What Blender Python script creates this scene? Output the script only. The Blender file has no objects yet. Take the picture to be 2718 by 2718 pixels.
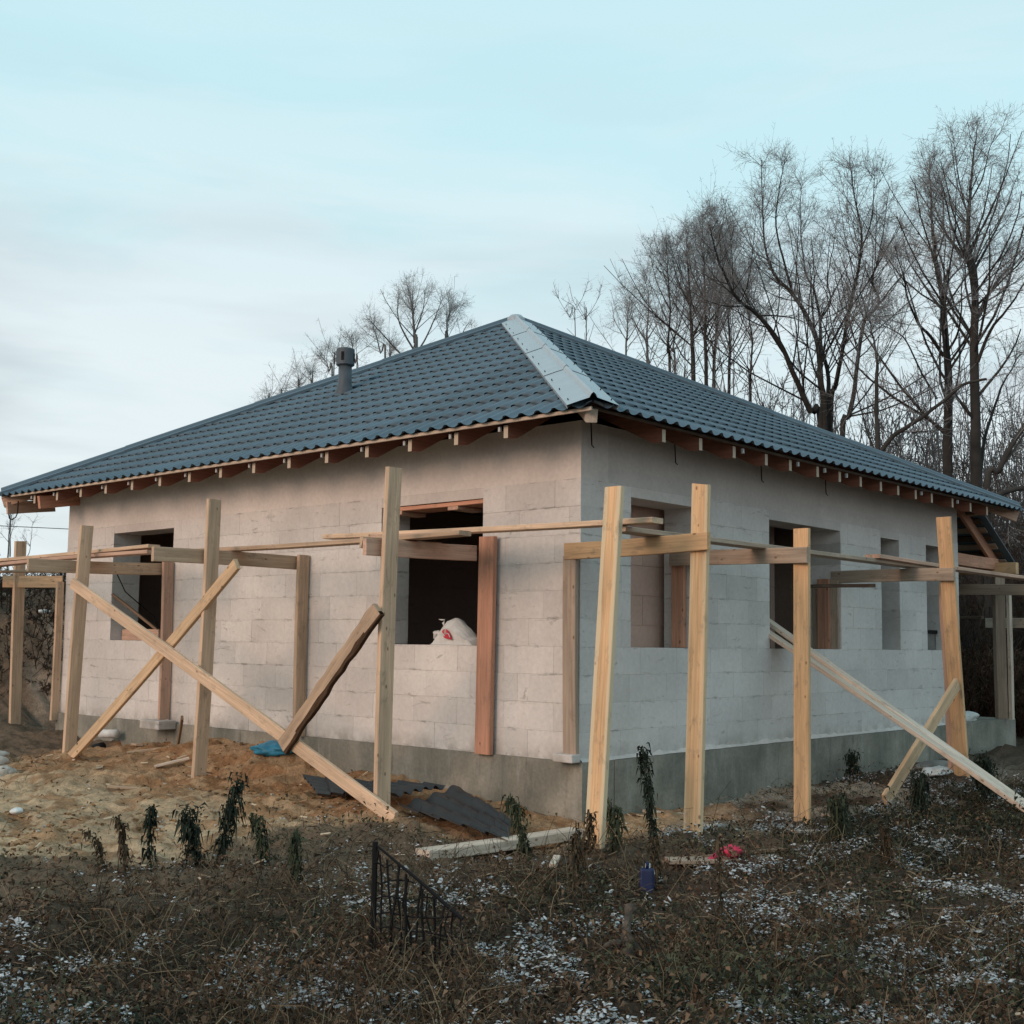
import bpy, math, random
import numpy as np
from mathutils import Vector, Matrix

SC = bpy.context.scene
COL = SC.collection
rnd = random.Random(7)
nr = np.random.default_rng(11)

# ------------------------------------------------------------------ camera
CAM = np.array([-8.3978, -6.7374, 1.0319])
CR = np.array([0.66799791, -0.74406188, 0.01227663])
CU = np.array([-0.07659777, -0.05233901, 0.99568741])
CF = np.array([0.74021049, 0.66605747, 0.09195583])
cd = bpy.data.cameras.new('camera'); cam = bpy.data.objects.new('camera', cd); COL.objects.link(cam)
cam.matrix_world = Matrix(((CR[0], CU[0], -CF[0], CAM[0]), (CR[1], CU[1], -CF[1], CAM[1]), (CR[2], CU[2], -CF[2], CAM[2]), (0, 0, 0, 1)))
cd.sensor_width = 36; cd.sensor_fit = 'HORIZONTAL'
cd.lens = 36 * 3233.2 / 2718
cd.shift_x = 0; cd.shift_y = (1406.8 - 1359) / 2718
cd.clip_end = 2000
SC.camera = cam

# ------------------------------------------------------------------ world, sun, exposure
SUN_EL, SUN_DIR = math.radians(20), Vector((-1.0, 0.08, 0))
W = bpy.data.worlds.new('World'); SC.world = W; W.use_nodes = True
wn, wl = W.node_tree.nodes, W.node_tree.links; wn.clear()
def N(nodes, t, **kw):
    n = nodes.new(t)
    for k, v in kw.items(): setattr(n, k, v)
    return n
def ramp(nodes, stops, interp='LINEAR'):
    r = nodes.new('ShaderNodeValToRGB'); r.color_ramp.interpolation = interp
    while len(r.color_ramp.elements) < len(stops): r.color_ramp.elements.new(.5)
    for e, (p, c) in zip(r.color_ramp.elements, stops):
        e.position = p; e.color = (c[0], c[1], c[2], 1) if not isinstance(c, (int, float)) else (c, c, c, 1)
    return r
sky = N(wn, 'ShaderNodeTexSky', sky_type='NISHITA', sun_disc=False)
sky.sun_elevation = SUN_EL; sky.sun_rotation = math.atan2(SUN_DIR.x, SUN_DIR.y)
sky.altitude = 150; sky.dust_density = 2.0
b1 = N(wn, 'ShaderNodeBackground'); b1.inputs[1].default_value = 0.10
wl.new(sky.outputs[0], b1.inputs[0])
tc = N(wn, 'ShaderNodeTexCoord')
sep = N(wn, 'ShaderNodeSeparateXYZ'); wl.new(tc.outputs['Generated'], sep.inputs[0])
grad = ramp(wn, [(0.0, (.64, .71, .73)), (.10, (.72, .80, .82)), (.20, (.72, .85, .88)), (.36, (.61, .87, .93)), (.55, (.57, .86, .93)), (1, (.50, .80, .92))])
wl.new(sep.outputs['Z'], grad.inputs[0])
mp = N(wn, 'ShaderNodeMapping'); mp.inputs['Scale'].default_value = (1, 1, 4.2); wl.new(tc.outputs['Generated'], mp.inputs[0])
cn = N(wn, 'ShaderNodeTexNoise'); cn.inputs['Scale'].default_value = 3.0; cn.inputs['Detail'].default_value = 6; cn.inputs['Roughness'].default_value = .55; cn.inputs['Distortion'].default_value = .4
wl.new(mp.outputs[0], cn.inputs['Vector'])
cm = ramp(wn, [(.42, 0), (.56, 1)]); wl.new(cn.outputs[0], cm.inputs[0])
fade = ramp(wn, [(.0, .85), (.22, .75), (.36, .35), (.48, .12), (.7, .05)]); wl.new(sep.outputs['Z'], fade.inputs[0])
mm = N(wn, 'ShaderNodeMath', operation='MULTIPLY'); wl.new(cm.outputs[0], mm.inputs[0]); wl.new(fade.outputs[0], mm.inputs[1])
mx = N(wn, 'ShaderNodeMixRGB'); mx.inputs['Color2'].default_value = (.84, .92, .945, 1)
wl.new(mm.outputs[0], mx.inputs[0]); wl.new(grad.outputs[0], mx.inputs['Color1'])
mp2 = N(wn, 'ShaderNodeMapping'); mp2.inputs['Scale'].default_value = (1, 1, 6); mp2.inputs['Location'].default_value = (3.1, 1.7, .4); wl.new(tc.outputs['Generated'], mp2.inputs[0])
cn2 = N(wn, 'ShaderNodeTexNoise'); cn2.inputs['Scale'].default_value = 2.0; cn2.inputs['Detail'].default_value = 5; wl.new(mp2.outputs[0], cn2.inputs['Vector'])
cm2 = ramp(wn, [(.46, 0), (.62, 1)]); wl.new(cn2.outputs[0], cm2.inputs[0])
fade2 = ramp(wn, [(.0, .75), (.14, .6), (.3, .2), (.5, .0)]); wl.new(sep.outputs['Z'], fade2.inputs[0])
mm2 = N(wn, 'ShaderNodeMath', operation='MULTIPLY'); wl.new(cm2.outputs[0], mm2.inputs[0]); wl.new(fade2.outputs[0], mm2.inputs[1])
mx2 = N(wn, 'ShaderNodeMixRGB'); mx2.inputs['Color2'].default_value = (.40, .43, .47, 1)
wl.new(mm2.outputs[0], mx2.inputs[0]); wl.new(mx.outputs[0], mx2.inputs['Color1'])
b2 = N(wn, 'ShaderNodeBackground'); wl.new(mx2.outputs[0], b2.inputs[0]); b2.inputs[1].default_value = 1.06
ms = N(wn, 'ShaderNodeMixShader'); ms.inputs[0].default_value = .9
wl.new(b1.outputs[0], ms.inputs[1]); wl.new(b2.outputs[0], ms.inputs[2])
wo = N(wn, 'ShaderNodeOutputWorld'); wl.new(ms.outputs[0], wo.inputs[0])

sd = bpy.data.lights.new('sun', 'SUN'); sd.energy = 1.55; sd.angle = math.radians(24); sd.color = (1.0, .65, .47)
sun = bpy.data.objects.new('sun', sd); COL.objects.link(sun)
toS = Vector((SUN_DIR.x * math.cos(SUN_EL), SUN_DIR.y * math.cos(SUN_EL), math.sin(SUN_EL)))
sun.rotation_euler = toS.to_track_quat('Z', 'Y').to_euler()
sun.location = (-20, 5, 12)
SC.view_settings.view_transform = 'Standard'; SC.view_settings.look = 'None'
SC.view_settings.gamma = 1; SC.view_settings.use_curve_mapping = False
SC.view_settings.exposure = 0.0

# ------------------------------------------------------------------ helpers
WM = {}
def link(o, parent=None, world=None):
    COL.objects.link(o)
    M = world if world is not None else Matrix.Identity(4)
    o.matrix_basis = M; WM[o.name] = M
    if parent is not None:
        o.parent = parent; o.matrix_parent_inverse = WM[parent.name].inverted()
    return o
def props(o, label=None, cat=None, group=None, kind=None):
    if label: o['label'] = label
    if cat: o['category'] = cat
    if group: o['group'] = group
    if kind: o['kind'] = kind
    return o
def thing(name, label, cat, loc=(0, 0, 0), group=None):
    o = bpy.data.objects.new(name, None); o.empty_display_size = .2
    link(o, None, Matrix.Translation(loc)); return props(o, label, cat, group)
def mesh(name, v, f, mat, smooth=False):
    m = bpy.data.meshes.new(name)
    v = np.asarray(v, float)
    if isinstance(f, np.ndarray):
        nf, k = f.shape
        m.vertices.add(len(v)); m.vertices.foreach_set('co', v.ravel())
        m.loops.add(nf * k); m.loops.foreach_set('vertex_index', f.ravel().astype(np.int32))
        m.polygons.add(nf); m.polygons.foreach_set('loop_start', np.arange(0, nf * k, k, dtype=np.int32))
        m.polygons.foreach_set('loop_total', np.full(nf, k, np.int32))
        m.update(calc_edges=True)
    else:
        m.from_pydata([tuple(p) for p in v], [], f); m.update()
    if mat: m.materials.append(mat)
    m.polygons.foreach_set('use_smooth', [bool(smooth)] * len(m.polygons))
    return m
def obj(name, m, parent=None, world=None):
    return link(bpy.data.objects.new(name, m), parent, world)
def setcol(m, name, arr):
    a = m.color_attributes.new(name, 'FLOAT_COLOR', 'POINT')
    arr = np.asarray(arr, np.float32)
    if arr.shape[1] == 3: arr = np.concatenate([arr, np.ones((len(arr), 1), np.float32)], 1)
    a.data.foreach_set('color', arr.ravel())
class MB:
    def __init__(s): s.v = []; s.f = []
    def box(s, lo, hi):
        b = len(s.v); x0, y0, z0 = lo; x1, y1, z1 = hi
        s.v += [(x0, y0, z0), (x1, y0, z0), (x1, y1, z0), (x0, y1, z0), (x0, y0, z1), (x1, y0, z1), (x1, y1, z1), (x0, y1, z1)]
        s.f += [tuple(b + i for i in q) for q in ((0, 3, 2, 1), (4, 5, 6, 7), (0, 1, 5, 4), (1, 2, 6, 5), (2, 3, 7, 6), (3, 0, 4, 7))]
    def poly(s, pts, f): 
        b = len(s.v); s.v += [tuple(p) for p in pts]; s.f += [tuple(b + i for i in q) for q in f]
    def tube(s, pts, rad, n=8, cap=True):
        pts = [Vector(p) for p in pts]; b = len(s.v); up = Vector((.13, .21, .97))
        for i, p in enumerate(pts):
            d = (pts[min(i + 1, len(pts) - 1)] - pts[max(i - 1, 0)]).normalized()
            a = d.cross(up); a = a.normalized() if a.length > 1e-4 else d.orthogonal().normalized(); c = d.cross(a)
            r = rad[i] if hasattr(rad, '__len__') else rad
            for k in range(n):
                t = 2 * math.pi * k / n; s.v.append(tuple(p + a * math.cos(t) * r + c * math.sin(t) * r))
        for i in range(len(pts) - 1):
            for k in range(n):
                s.f.append((b + i * n + k, b + i * n + (k + 1) % n, b + (i + 1) * n + (k + 1) % n, b + (i + 1) * n + k))
        if cap:
            s.f.append(tuple(b + k for k in range(n))[::-1]); e = b + (len(pts) - 1) * n; s.f.append(tuple(e + k for k in range(n)))
    def lathe(s, prof, n=20, o=(0, 0, 0)):
        b = len(s.v)
        for r, z in prof:
            for k in range(n):
                t = 2 * math.pi * k / n; s.v.append((o[0] + r * math.cos(t), o[1] + r * math.sin(t), o[2] + z))
        for i in range(len(prof) - 1):
            for k in range(n):
                s.f.append((b + i * n + k, b + i * n + (k + 1) % n, b + (i + 1) * n + (k + 1) % n, b + (i + 1) * n + k))
        s.f.append(tuple(b + k for k in range(n))[::-1]); e = b + (len(prof) - 1) * n; s.f.append(tuple(e + k for k in range(n)))
    def build(s, name, mat, parent=None, world=None, smooth=False): return obj(name, mesh(name, s.v, s.f, mat, smooth), parent, world)

def vnoise(P, seed=0):
    """value noise, vectorised; P (n,3)"""
    P = np.asarray(P, float); i = np.floor(P).astype(np.int64); f = P - i; f = f * f * (3 - 2 * f)
    def h(a, b, c):
        n = (a * 374761393 + b * 668265263 + c * 2147483647 + seed * 974711) & 0xffffffff
        n = ((n ^ (n >> 13)) * 1274126177) & 0xffffffff
        return ((n ^ (n >> 16)) & 0xffff) / 65535.0
    o = 0
    for dx in (0, 1):
        for dy in (0, 1):
            for dz in (0, 1):
                w = (f[:, 0] if dx else 1 - f[:, 0]) * (f[:, 1] if dy else 1 - f[:, 1]) * (f[:, 2] if dz else 1 - f[:, 2])
                o = o + w * h(i[:, 0] + dx, i[:, 1] + dy, i[:, 2] + dz)
    return o
def fbm(P, octv=4, seed=0):
    s = 0; a = .5; t = 0
    for k in range(octv):
        s = s + a * vnoise(np.asarray(P) * 2 ** k, seed + k); t += a; a *= .5
    return s / t
def sstep(a, b, x): t = np.clip((x - a) / (b - a), 0, 1); return t * t * (3 - 2 * t)

# ------------------------------------------------------------------ materials
def new_mat(name, rough=.8, spec=.3):
    m = bpy.data.materials.new(name); m.use_nodes = True
    n, l = m.node_tree.nodes, m.node_tree.links
    b = n['Principled BSDF']; b.inputs['Roughness'].default_value = rough; b.inputs['Specular IOR Level'].default_value = spec
    return m, n, l, b
def noise(n, l, vec, scale, detail=4, rough=.55, dist=0):
    t = n.new('ShaderNodeTexNoise'); t.inputs['Scale'].default_value = scale; t.inputs['Detail'].default_value = detail
    t.inputs['Roughness'].default_value = rough; t.inputs['Distortion'].default_value = dist
    if vec is not None: l.new(vec, t.inputs['Vector'])
    return t.outputs[0]
def mapping(n, l, vec, scale=(1, 1, 1), loc=(0, 0, 0)):
    m = n.new('ShaderNodeMapping'); m.inputs['Scale'].default_value = scale; m.inputs['Location'].default_value = loc; l.new(vec, m.inputs[0]); return m.outputs[0]
def mix(n, l, fac, a, b, mode='MIX'):
    m = n.new('ShaderNodeMixRGB'); m.blend_type = mode
    for k, v in ((0, fac), (1, a), (2, b)):
        if isinstance(v, (int, float)): m.inputs[k].default_value = v if k == 0 else (v, v, v, 1)
        elif isinstance(v, tuple): m.inputs[k].default_value = (*v[:3], 1)
        else: l.new(v, m.inputs[k])
    return m.outputs[0]
def math_(n, l, op, a, b=None):
    m = n.new('ShaderNodeMath'); m.operation = op
    for k, v in ((0, a), (1, b)):
        if v is None: continue
        if isinstance(v, (int, float)): m.inputs[k].default_value = v
        else: l.new(v, m.inputs[k])
    return m.outputs[0]
def rampo(n, l, x, stops):
    r = ramp(n, stops); l.new(x, r.inputs[0]); return r.outputs[0]
def bump(n, l, b, h, strength=.3, dist=.01):
    bp = n.new('ShaderNodeBump'); bp.inputs['Strength'].default_value = strength; bp.inputs['Distance'].default_value = dist
    l.new(h, bp.inputs['Height']); l.new(bp.outputs[0], b.inputs['Normal'])

# wood: object colour times grain, sapwood edges and knots in the board's own coordinates (length = X)
mWood, n, l, b = new_mat('sawn_wood', .72, .25)
tcn = n.new('ShaderNodeTexCoord'); oi = n.new('ShaderNodeObjectInfo')
off = n.new('ShaderNodeVectorMath'); off.operation = 'ADD'; cmb = n.new('ShaderNodeCombineXYZ')
l.new(math_(n, l, 'MULTIPLY', oi.outputs['Random'], 37.0), cmb.inputs[0]); l.new(math_(n, l, 'MULTIPLY', oi.outputs['Random'], 11.0), cmb.inputs[1])
l.new(tcn.outputs['Object'], off.inputs[0]); l.new(cmb.outputs[0], off.inputs[1]); ov = off.outputs[0]
g1 = noise(n, l, mapping(n, l, ov, (1.1, 34, 34)), 1.6, 5, .6, .6)
g2 = noise(n, l, mapping(n, l, ov, (.9, 7, 7)), 1.3, 3)
c = mix(n, l, 1, oi.outputs['Color'], rampo(n, l, g1, [(.25, .68), (.7, 1.12)]), 'MULTIPLY')
c = mix(n, l, 1, c, rampo(n, l, g2, [(.25, .74), (.75, 1.14)]), 'MULTIPLY')
vk = n.new('ShaderNodeTexVoronoi'); vk.inputs['Scale'].default_value = 1.0; l.new(mapping(n, l, ov, (6.5, 11, 11)), vk.inputs['Vector'])
sk = n.new('ShaderNodeSeparateColor'); l.new(vk.outputs['Color'], sk.inputs[0])
kn = math_(n, l, 'MULTIPLY', rampo(n, l, vk.outputs['Distance'], [(.08, 1), (.14, 0)]), rampo(n, l, sk.outputs[0], [(.62, 0), (.66, 1)]))
sy = n.new('ShaderNodeSeparateXYZ'); l.new(tcn.outputs['Object'], sy.inputs[0])
edge = math_(n, l, 'ADD', math_(n, l, 'ABSOLUTE', sy.outputs[1]), math_(n, l, 'MULTIPLY', math_(n, l, 'SUBTRACT', noise(n, l, mapping(n, l, ov, (1.2, .1, .1)), 1.5, 3), .5), .06))
c = mix(n, l, math_(n, l, 'MULTIPLY', rampo(n, l, math_(n, l, 'MULTIPLY', edge, 10.0), [(.47, 0), (.53, .8)]), oi.outputs['Alpha']), c, (.66, .54, .37))
c = mix(n, l, math_(n, l, 'MULTIPLY', kn, .7), c, (.13, .06, .025))
g3 = noise(n, l, mapping(n, l, ov, (2.5, 5, 5)), 2.2, 6, .7)
c = mix(n, l, rampo(n, l, g3, [(.55, 0), (.70, .55)]), c, (.20, .155, .115))
l.new(c, b.inputs['Base Color']); bump(n, l, b, g1, .25, .004)

mRafter, n, l, b = new_mat('rafter_wood', .75, .2)
tcn = n.new('ShaderNodeTexCoord'); oi = n.new('ShaderNodeObjectInfo'); sx = n.new('ShaderNodeSeparateXYZ'); l.new(tcn.outputs['Object'], sx.inputs[0])
g = noise(n, l, mapping(n, l, tcn.outputs['Object'], (2, 40, 40)), 1.4, 4)
c = mix(n, l, 1, oi.outputs['Color'], rampo(n, l, g, [(.3, .75), (.7, 1.1)]), 'MULTIPLY')
c = mix(n, l, rampo(n, l, math_(n, l, 'MULTIPLY', sx.outputs[0], 10.0), [(.02, 1), (.03, 0)]), c, (.52, .43, .34)); l.new(c, b.inputs['Base Color'])  # pale tail ends: end grain with its sunlit tone put into the colour
mEnd, n, l, b = new_mat('rough_slab_bark', .95, .1)
tcn = n.new('ShaderNodeTexCoord'); g = noise(n, l, mapping(n, l, tcn.outputs['Object'], (6, 40, 40)), 1.5, 6, .7)
l.new(rampo(n, l, g, [(.3, (.03, .018, .01)), (.7, (.12, .07, .045))]), b.inputs['Base Color']); bump(n, l, b, g, .9, .01)

# aerated concrete block
def block_mat(name, base, smear=True):
    m, n, l, b = new_mat(name, .92, .15)
    geo = n.new('ShaderNodeNewGeometry'); oi = n.new('ShaderNodeObjectInfo'); P = geo.outputs['Position']
    big = noise(n, l, P, .9, 5, .6); fine = noise(n, l, P, 22, 5, .65); mid = noise(n, l, P, 5, 4, .6)
    c = mix(n, l, 1, base, rampo(n, l, big, [(.3, .82), (.7, 1.10)]), 'MULTIPLY')
    c = mix(n, l, 1, c, rampo(n, l, oi.outputs['Random'], [(0, .92), (1, 1.05)]), 'MULTIPLY')
    c = mix(n, l, 1, c, rampo(n, l, fine, [(.3, .9), (.7, 1.05)]), 'MULTIPLY')
    c = mix(n, l, rampo(n, l, mid, [(.58, 0), (.78, .18)]), c, (.36, .32, .28))
    sp = n.new('ShaderNodeSeparateXYZ'); l.new(P, sp.inputs[0])
    if smear:
        fz = math_(n, l, 'FRACT', math_(n, l, 'DIVIDE', math_(n, l, 'ADD', sp.outputs[2], 1.0), .25))
        near = math_(n, l, 'ABSOLUTE', math_(n, l, 'SUBTRACT', fz, .5))
        joint = rampo(n, l, near, [(.40, 0), (.5, 1)])
        sm = noise(n, l, mapping(n, l, P, (2.6, 2.6, 16)), 1.7, 6, .72)
        c = mix(n, l, math_(n, l, 'MULTIPLY', joint, rampo(n, l, sm, [(.53, 0), (.61, .65)])), c, (.15, .135, .12))
        # dried glue smears and trowel scratches
        sc = noise(n, l, mapping(n, l, P, (3.2, 3.2, 9), (4, 2, 1)), 1.1, 7, .75, 1.2)
        c = mix(n, l, rampo(n, l, sc, [(.60, 0), (.67, .5)]), c, (.20, .18, .155))
        c = mix(n, l, rampo(n, l, noise(n, l, P, 34, 2, .5), [(.74, 0), (.80, .7)]), c, (.10, .09, .08))
        low = rampo(n, l, sp.outputs[2], [(.0, .55), (.16, 0)])
        c = mix(n, l, math_(n, l, 'MULTIPLY', low, rampo(n, l, mid, [(.35, 0), (.6, 1)])), c, (.22, .19, .155))
    l.new(c, b.inputs['Base Color']); bump(n, l, b, fine, .35, .004)
    return m
mBlock = block_mat('aerated_block', (.68, .64, .61))
mRing = block_mat('ring_beam_concrete', (.65, .60, .565), False)
mPart = block_mat('niche_block', (.72, .49, .40), False)
mMortar = block_mat('thin_bed_mortar', (.52, .49, .46), False)
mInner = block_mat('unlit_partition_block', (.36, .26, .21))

mConc, n, l, b = new_mat('foundation_concrete', .9, .2)
geo = n.new('ShaderNodeNewGeometry'); P = geo.outputs['Position']
a1 = noise(n, l, P, 1.6, 6, .62); a2 = noise(n, l, mapping(n, l, P, (5, 5, 1)), 2.0, 5, .6); a3 = noise(n, l, P, 30, 4, .6)
c = rampo(n, l, a1, [(.28, (.14, .14, .12)), (.5, (.23, .22, .185)), (.75, (.37, .34, .29))])
c = mix(n, l, rampo(n, l, a2, [(.55, 0), (.75, .5)]), c, (.36, .35, .32))
c = mix(n, l, rampo(n, l, a2, [(.2, .6), (.42, 0)]), c, (.06, .06, .053))
c = mix(n, l, 1, c, rampo(n, l, a3, [(.3, .85), (.7, 1.1)]), 'MULTIPLY')
l.new(c, b.inputs['Base Color']); bump(n, l, b, a3, .4, .006)

# metal roofing
def plain(name, colr, rough=.7, var=.15, scale=8, spec=.3):
    m, n, l, b = new_mat(name, rough, spec)
    tcn = n.new('ShaderNodeTexCoord'); d = noise(n, l, tcn.outputs['Object'], scale, 5, .6)
    c = mix(n, l, 1, tuple(colr), rampo(n, l, d, [(.3, 1 - var), (.7, 1 + var)]), 'MULTIPLY'); l.new(c, b.inputs['Base Color'])
    return m
mRoof, n, l, b = new_mat('coated_steel_tile', .40, .22)
geo = n.new('ShaderNodeNewGeometry'); oi = n.new('ShaderNodeObjectInfo')
d = noise(n, l, geo.outputs['Position'], 1.2, 5, .6); d2 = noise(n, l, geo.outputs['Position'], 14, 4, .6)
c = mix(n, l, 1, (.080, .122, .156), rampo(n, l, oi.outputs['Random'], [(0, .9), (1, 1.1)]), 'MULTIPLY')
c = mix(n, l, rampo(n, l, d, [(.5, 0), (.85, .2)]), c, (.09, .11, .125))
l.new(c, b.inputs['Base Color']); b.inputs['Roughness'].default_value = .50
b.inputs['Coat Weight'].default_value = 0

mStepShade = plain('step_shade', (.008, .011, .015), .85, .05)  # near-black for the step risers: shade under each lap painted in
mScrap, n, l, b = new_mat('muddy_steel_tile', .5, .4)
geo = n.new('ShaderNodeNewGeometry'); d = noise(n, l, geo.outputs['Position'], 6, 6, .7)
l.new(rampo(n, l, d, [(.35, (.016, .018, .021)), (.66, (.028, .03, .032)), (.82, (.10, .08, .06))]), b.inputs['Base Color'])

mFilm, n, l, b = new_mat('film_covered_ridge_cap', .42, .5)
geo = n.new('ShaderNodeNewGeometry'); d = noise(n, l, geo.outputs['Position'], 5, 5, .6)
l.new(rampo(n, l, d, [(.3, (.31, .35, .385)), (.7, (.35, .39, .42))]), b.inputs['Base Color'])

mVent = plain('grey_plastic', (.07, .085, .10), .55)
mDark = plain('dark_steel', (.009, .009, .010), .7, .15, 8, .15)
mFloor = plain('bare_screed', (.10, .09, .08), .9)
mBlue = plain('blue_plastic', (.012, .02, .07), .45, .25)
mPink = plain('pink_net', (.58, .05, .11), .7, .25, 12)
mTarp = plain('blue_tarp', (.03, .20, .32), .5, .3)
mWhiteP = plain('white_plastic', (.62, .62, .60), .5, .12, 10)
mRed = plain('red_print', (.50, .03, .05), .5, .25, 30)
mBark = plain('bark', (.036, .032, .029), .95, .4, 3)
mBarkFar = plain('far_bark', (.10, .097, .095), .95, .3, 3)  # far trunks lightened, distance haze put into the colour
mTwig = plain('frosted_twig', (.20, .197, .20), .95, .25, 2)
mTwigFar = plain('hazed_frosted_twig', (.34, .34, .35), .95, .2, 2)  # frosted twigs made paler still by haze put into the colour
mRoot = plain('weathered_stump', (.075, .06, .048), .95, .5, 30)
mStone = plain('pale_rubble', (.42, .40, .36), .95, .25, 12)
mBracket = plain('galvanised_bracket', (.5, .5, .5), .5)
mReedD = plain('grey_weathered_board', (.17, .16, .145), .9, .3, 6)

def attr_mat(name, rough=.9, att='col', spec=.15, bumps=0):
    m, n, l, b = new_mat(name, rough, spec)
    a = n.new('ShaderNodeAttribute'); a.attribute_name = att; l.new(a.outputs['Color'], b.inputs['Base Color'])
    return m, n, l, b, a
mLeaf, *_ = attr_mat('wilted_leaf', .85)
mSnow, n, l, b, a = attr_mat('frost_crust', .8, spec=.3)
mGround, n, l, b, a = attr_mat('earth', .95, spec=.1)
geo = n.new('ShaderNodeNewGeometry'); P = geo.outputs['Position']
f1 = noise(n, l, P, 9, 7, .7); f2 = noise(n, l, P, 45, 5, .7); f3 = noise(n, l, P, 3, 4, .6)
c = mix(n, l, 1, a.outputs['Color'], rampo(n, l, f1, [(.28, .55), (.5, .95), (.75, 1.35)]), 'MULTIPLY')
c = mix(n, l, 1, c, rampo(n, l, f2, [(.3, .7), (.7, 1.25)]), 'MULTIPLY')
l.new(c, b.inputs['Base Color'])
hsum = math_(n, l, 'ADD', f1, math_(n, l, 'MULTIPLY', f2, .4)); bump(n, l, b, hsum, .9, .05)

WCOL = {'rafter': (.25, .105, .07), 'pale': (.69, .485, .335), 'yellow': (.71, .485, .30), 'orange': (.71, .445, .245), 'red': (.59, .295, .195), 'pink': (.60, .385, .285), 'grey': (.42, .325, .25), 'white': (.69, .57, .465), 'brown': (.24, .155, .10), 'dark': (.10, .07, .05), 'tan': (.55, .385, .265)}
def board(name, p0, p1, w, t, hint, colr='pale', parent=None, ext=(0, 0), sec=6, jag=0.0, waney=0.0, seed=None, sap=0.0):
    """sawn board from p0 to p1: chamfered, slightly bowed; local X runs along the length"""
    r = random.Random(seed if seed is not None else (round(p0[0] * 100) * 7919 + round(p1[2] * 100) * 104729 + round(p1[1] * 100) * 31 + sum(map(ord, name))) & 0xffff)
    a = Vector(p0); c = Vector(p1); d = (c - a).normalized(); a = a - d * ext[0]; c = c + d * ext[1]
    L = (c - a).length; h = Vector(hint); h = (h - d * h.dot(d)).normalized(); k = d.cross(h).normalized()
    M = Matrix(((d.x, h.x, k.x, a.x), (d.y, h.y, k.y, a.y), (d.z, h.z, k.z, a.z), (0, 0, 0, 1)))
    v = []; f = []; ch = .0045; by = r.uniform(-.006, .006) * min(L, 3); bz = r.uniform(-.006, .006) * min(L, 3)
    for i in range(sec + 1):
        s = i / sec; x = L * s; q = 4 * s * (1 - s); oy = by * q; oz = bz * q
        ww = w / 2 + r.uniform(-1, 1) * waney; tt = t / 2; w2 = w / 2 + r.uniform(-1, 1) * waney
        for (y, z) in ((-ww + ch, -tt), (w2 - ch, -tt), (w2, -tt + ch), (w2, tt - ch), (w2 - ch, tt), (-ww + ch, tt), (-ww, tt - ch), (-ww, -tt + ch)):
            jx = 0
            if jag and i in (0, sec): jx = r.uniform(-jag, jag)
            v.append((x + jx, y + oy, z + oz))
    for i in range(sec):
        for j in range(8):
            f.append((i * 8 + j, i * 8 + (j + 1) % 8, (i + 1) * 8 + (j + 1) % 8, (i + 1) * 8 + j))
    f.append(tuple(range(8))[::-1]); f.append(tuple(sec * 8 + j for j in range(8)))
    o = obj(name, mesh(name, v, f, mWood), parent, M)
    cl = WCOL[colr]; q = r.uniform(.9, 1.1); o.color = (cl[0] * q, cl[1] * q, cl[2] * q, sap)
    return o

# ------------------------------------------------------------------ ground
CP = np.array([(0, 0, -.5), (-.1, 1.3, -.38), (-.1, 2.5, -.30), (-.1, 4, -.13), (-.1, 5.2, -.15), (-.1, 6.4, -.28), (-.1, 7.8, -.34), (-.1, 9.1, -.26),
 (-1.25, 1.15, -.42), (-1.25, 3.9, -.45), (-1.25, 6.5, -.38), (-.34, 9.7, -.18), (-1.37, .88, -.46), (-.7, 2.4, -.44), (-.6, 1.2, -.45), (-.7, .3, -.5),
 (-1.2, -1.12, -.45), (-.19, -1.3, -.51), (1.56, -1.3, -.57), (5.18, -1.3, -.44), (6, -1, -.43), (1.5, -.1, -.52), (4, -.1, -.47), (8, -.1, -.44), (10, -.1, -.41), (12, 0, -.38),
 (3.1, -2.75, -.60), (-2.2, -.3, -.55), (-.6, -.45, -.55), (-1.4, -.38, -.56), (-1.1, .3, -.53), (-1.0, -.3, -.54), (-.95, 1.1, -.47), (-3.3, .4, -.54), (-4.2, 1.5, -.52), (-5, -2, -.66), (-3, -3, -.65), (-1.5, -1.9, -.56), (-6.5, -5, -.68), (-2, -4.5, -.66),
 (1, -3.5, -.62), (5, -4, -.58), (-8.4, -6.7, -.7), (-6, 4, -.5), (-3, 6, -.44), (-8, 0, -.6), (-2, 8.5, -.38), (-1, 11, -.12), (14, -3, -.48), (9, 4, -.4), (20, 6, -.3), (4, 14, -.2)])
def ground_base(x, y):
    x = np.asarray(x, float); y = np.asarray(y, float)
    d2 = (x[..., None] - CP[:, 0]) ** 2 + (y[..., None] - CP[:, 1]) ** 2
    w = 1 / (d2 + .04) ** 1.5
    z = (w * CP[:, 2]).sum(-1) / w.sum(-1)
    dep = (x - CAM[0]) * CF[0] + (y - CAM[1]) * CF[1]; lat = (x - CAM[0]) * CR[0] + (y - CAM[1]) * CR[1]
    bank = sstep(17.6, 20.2, dep) * sstep(-5.6, -6.6, lat) * sstep(40, 26, dep)
    return z + 2.0 * bank
SANDP = np.array([(-8.0, 4.6), (-5.2, 2.6), (-4.2, 1.65), (-3.75, 1.05), (-3.2, .8), (-2.6, 1.05), (-2.0, 1.05), (-1.5, .55), (-1.25, -.25), (-1.0, -.95), (-.2, -1.15), (.55, -1.2), (.6, -.7), (1.9, -.6), (2.4, .3), (1.0, 1), (1, 7.6), (-.7, 7.5), (-1.7, 6.9), (-2.6, 6.6), (-5, 8), (-9, 8)])
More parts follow.
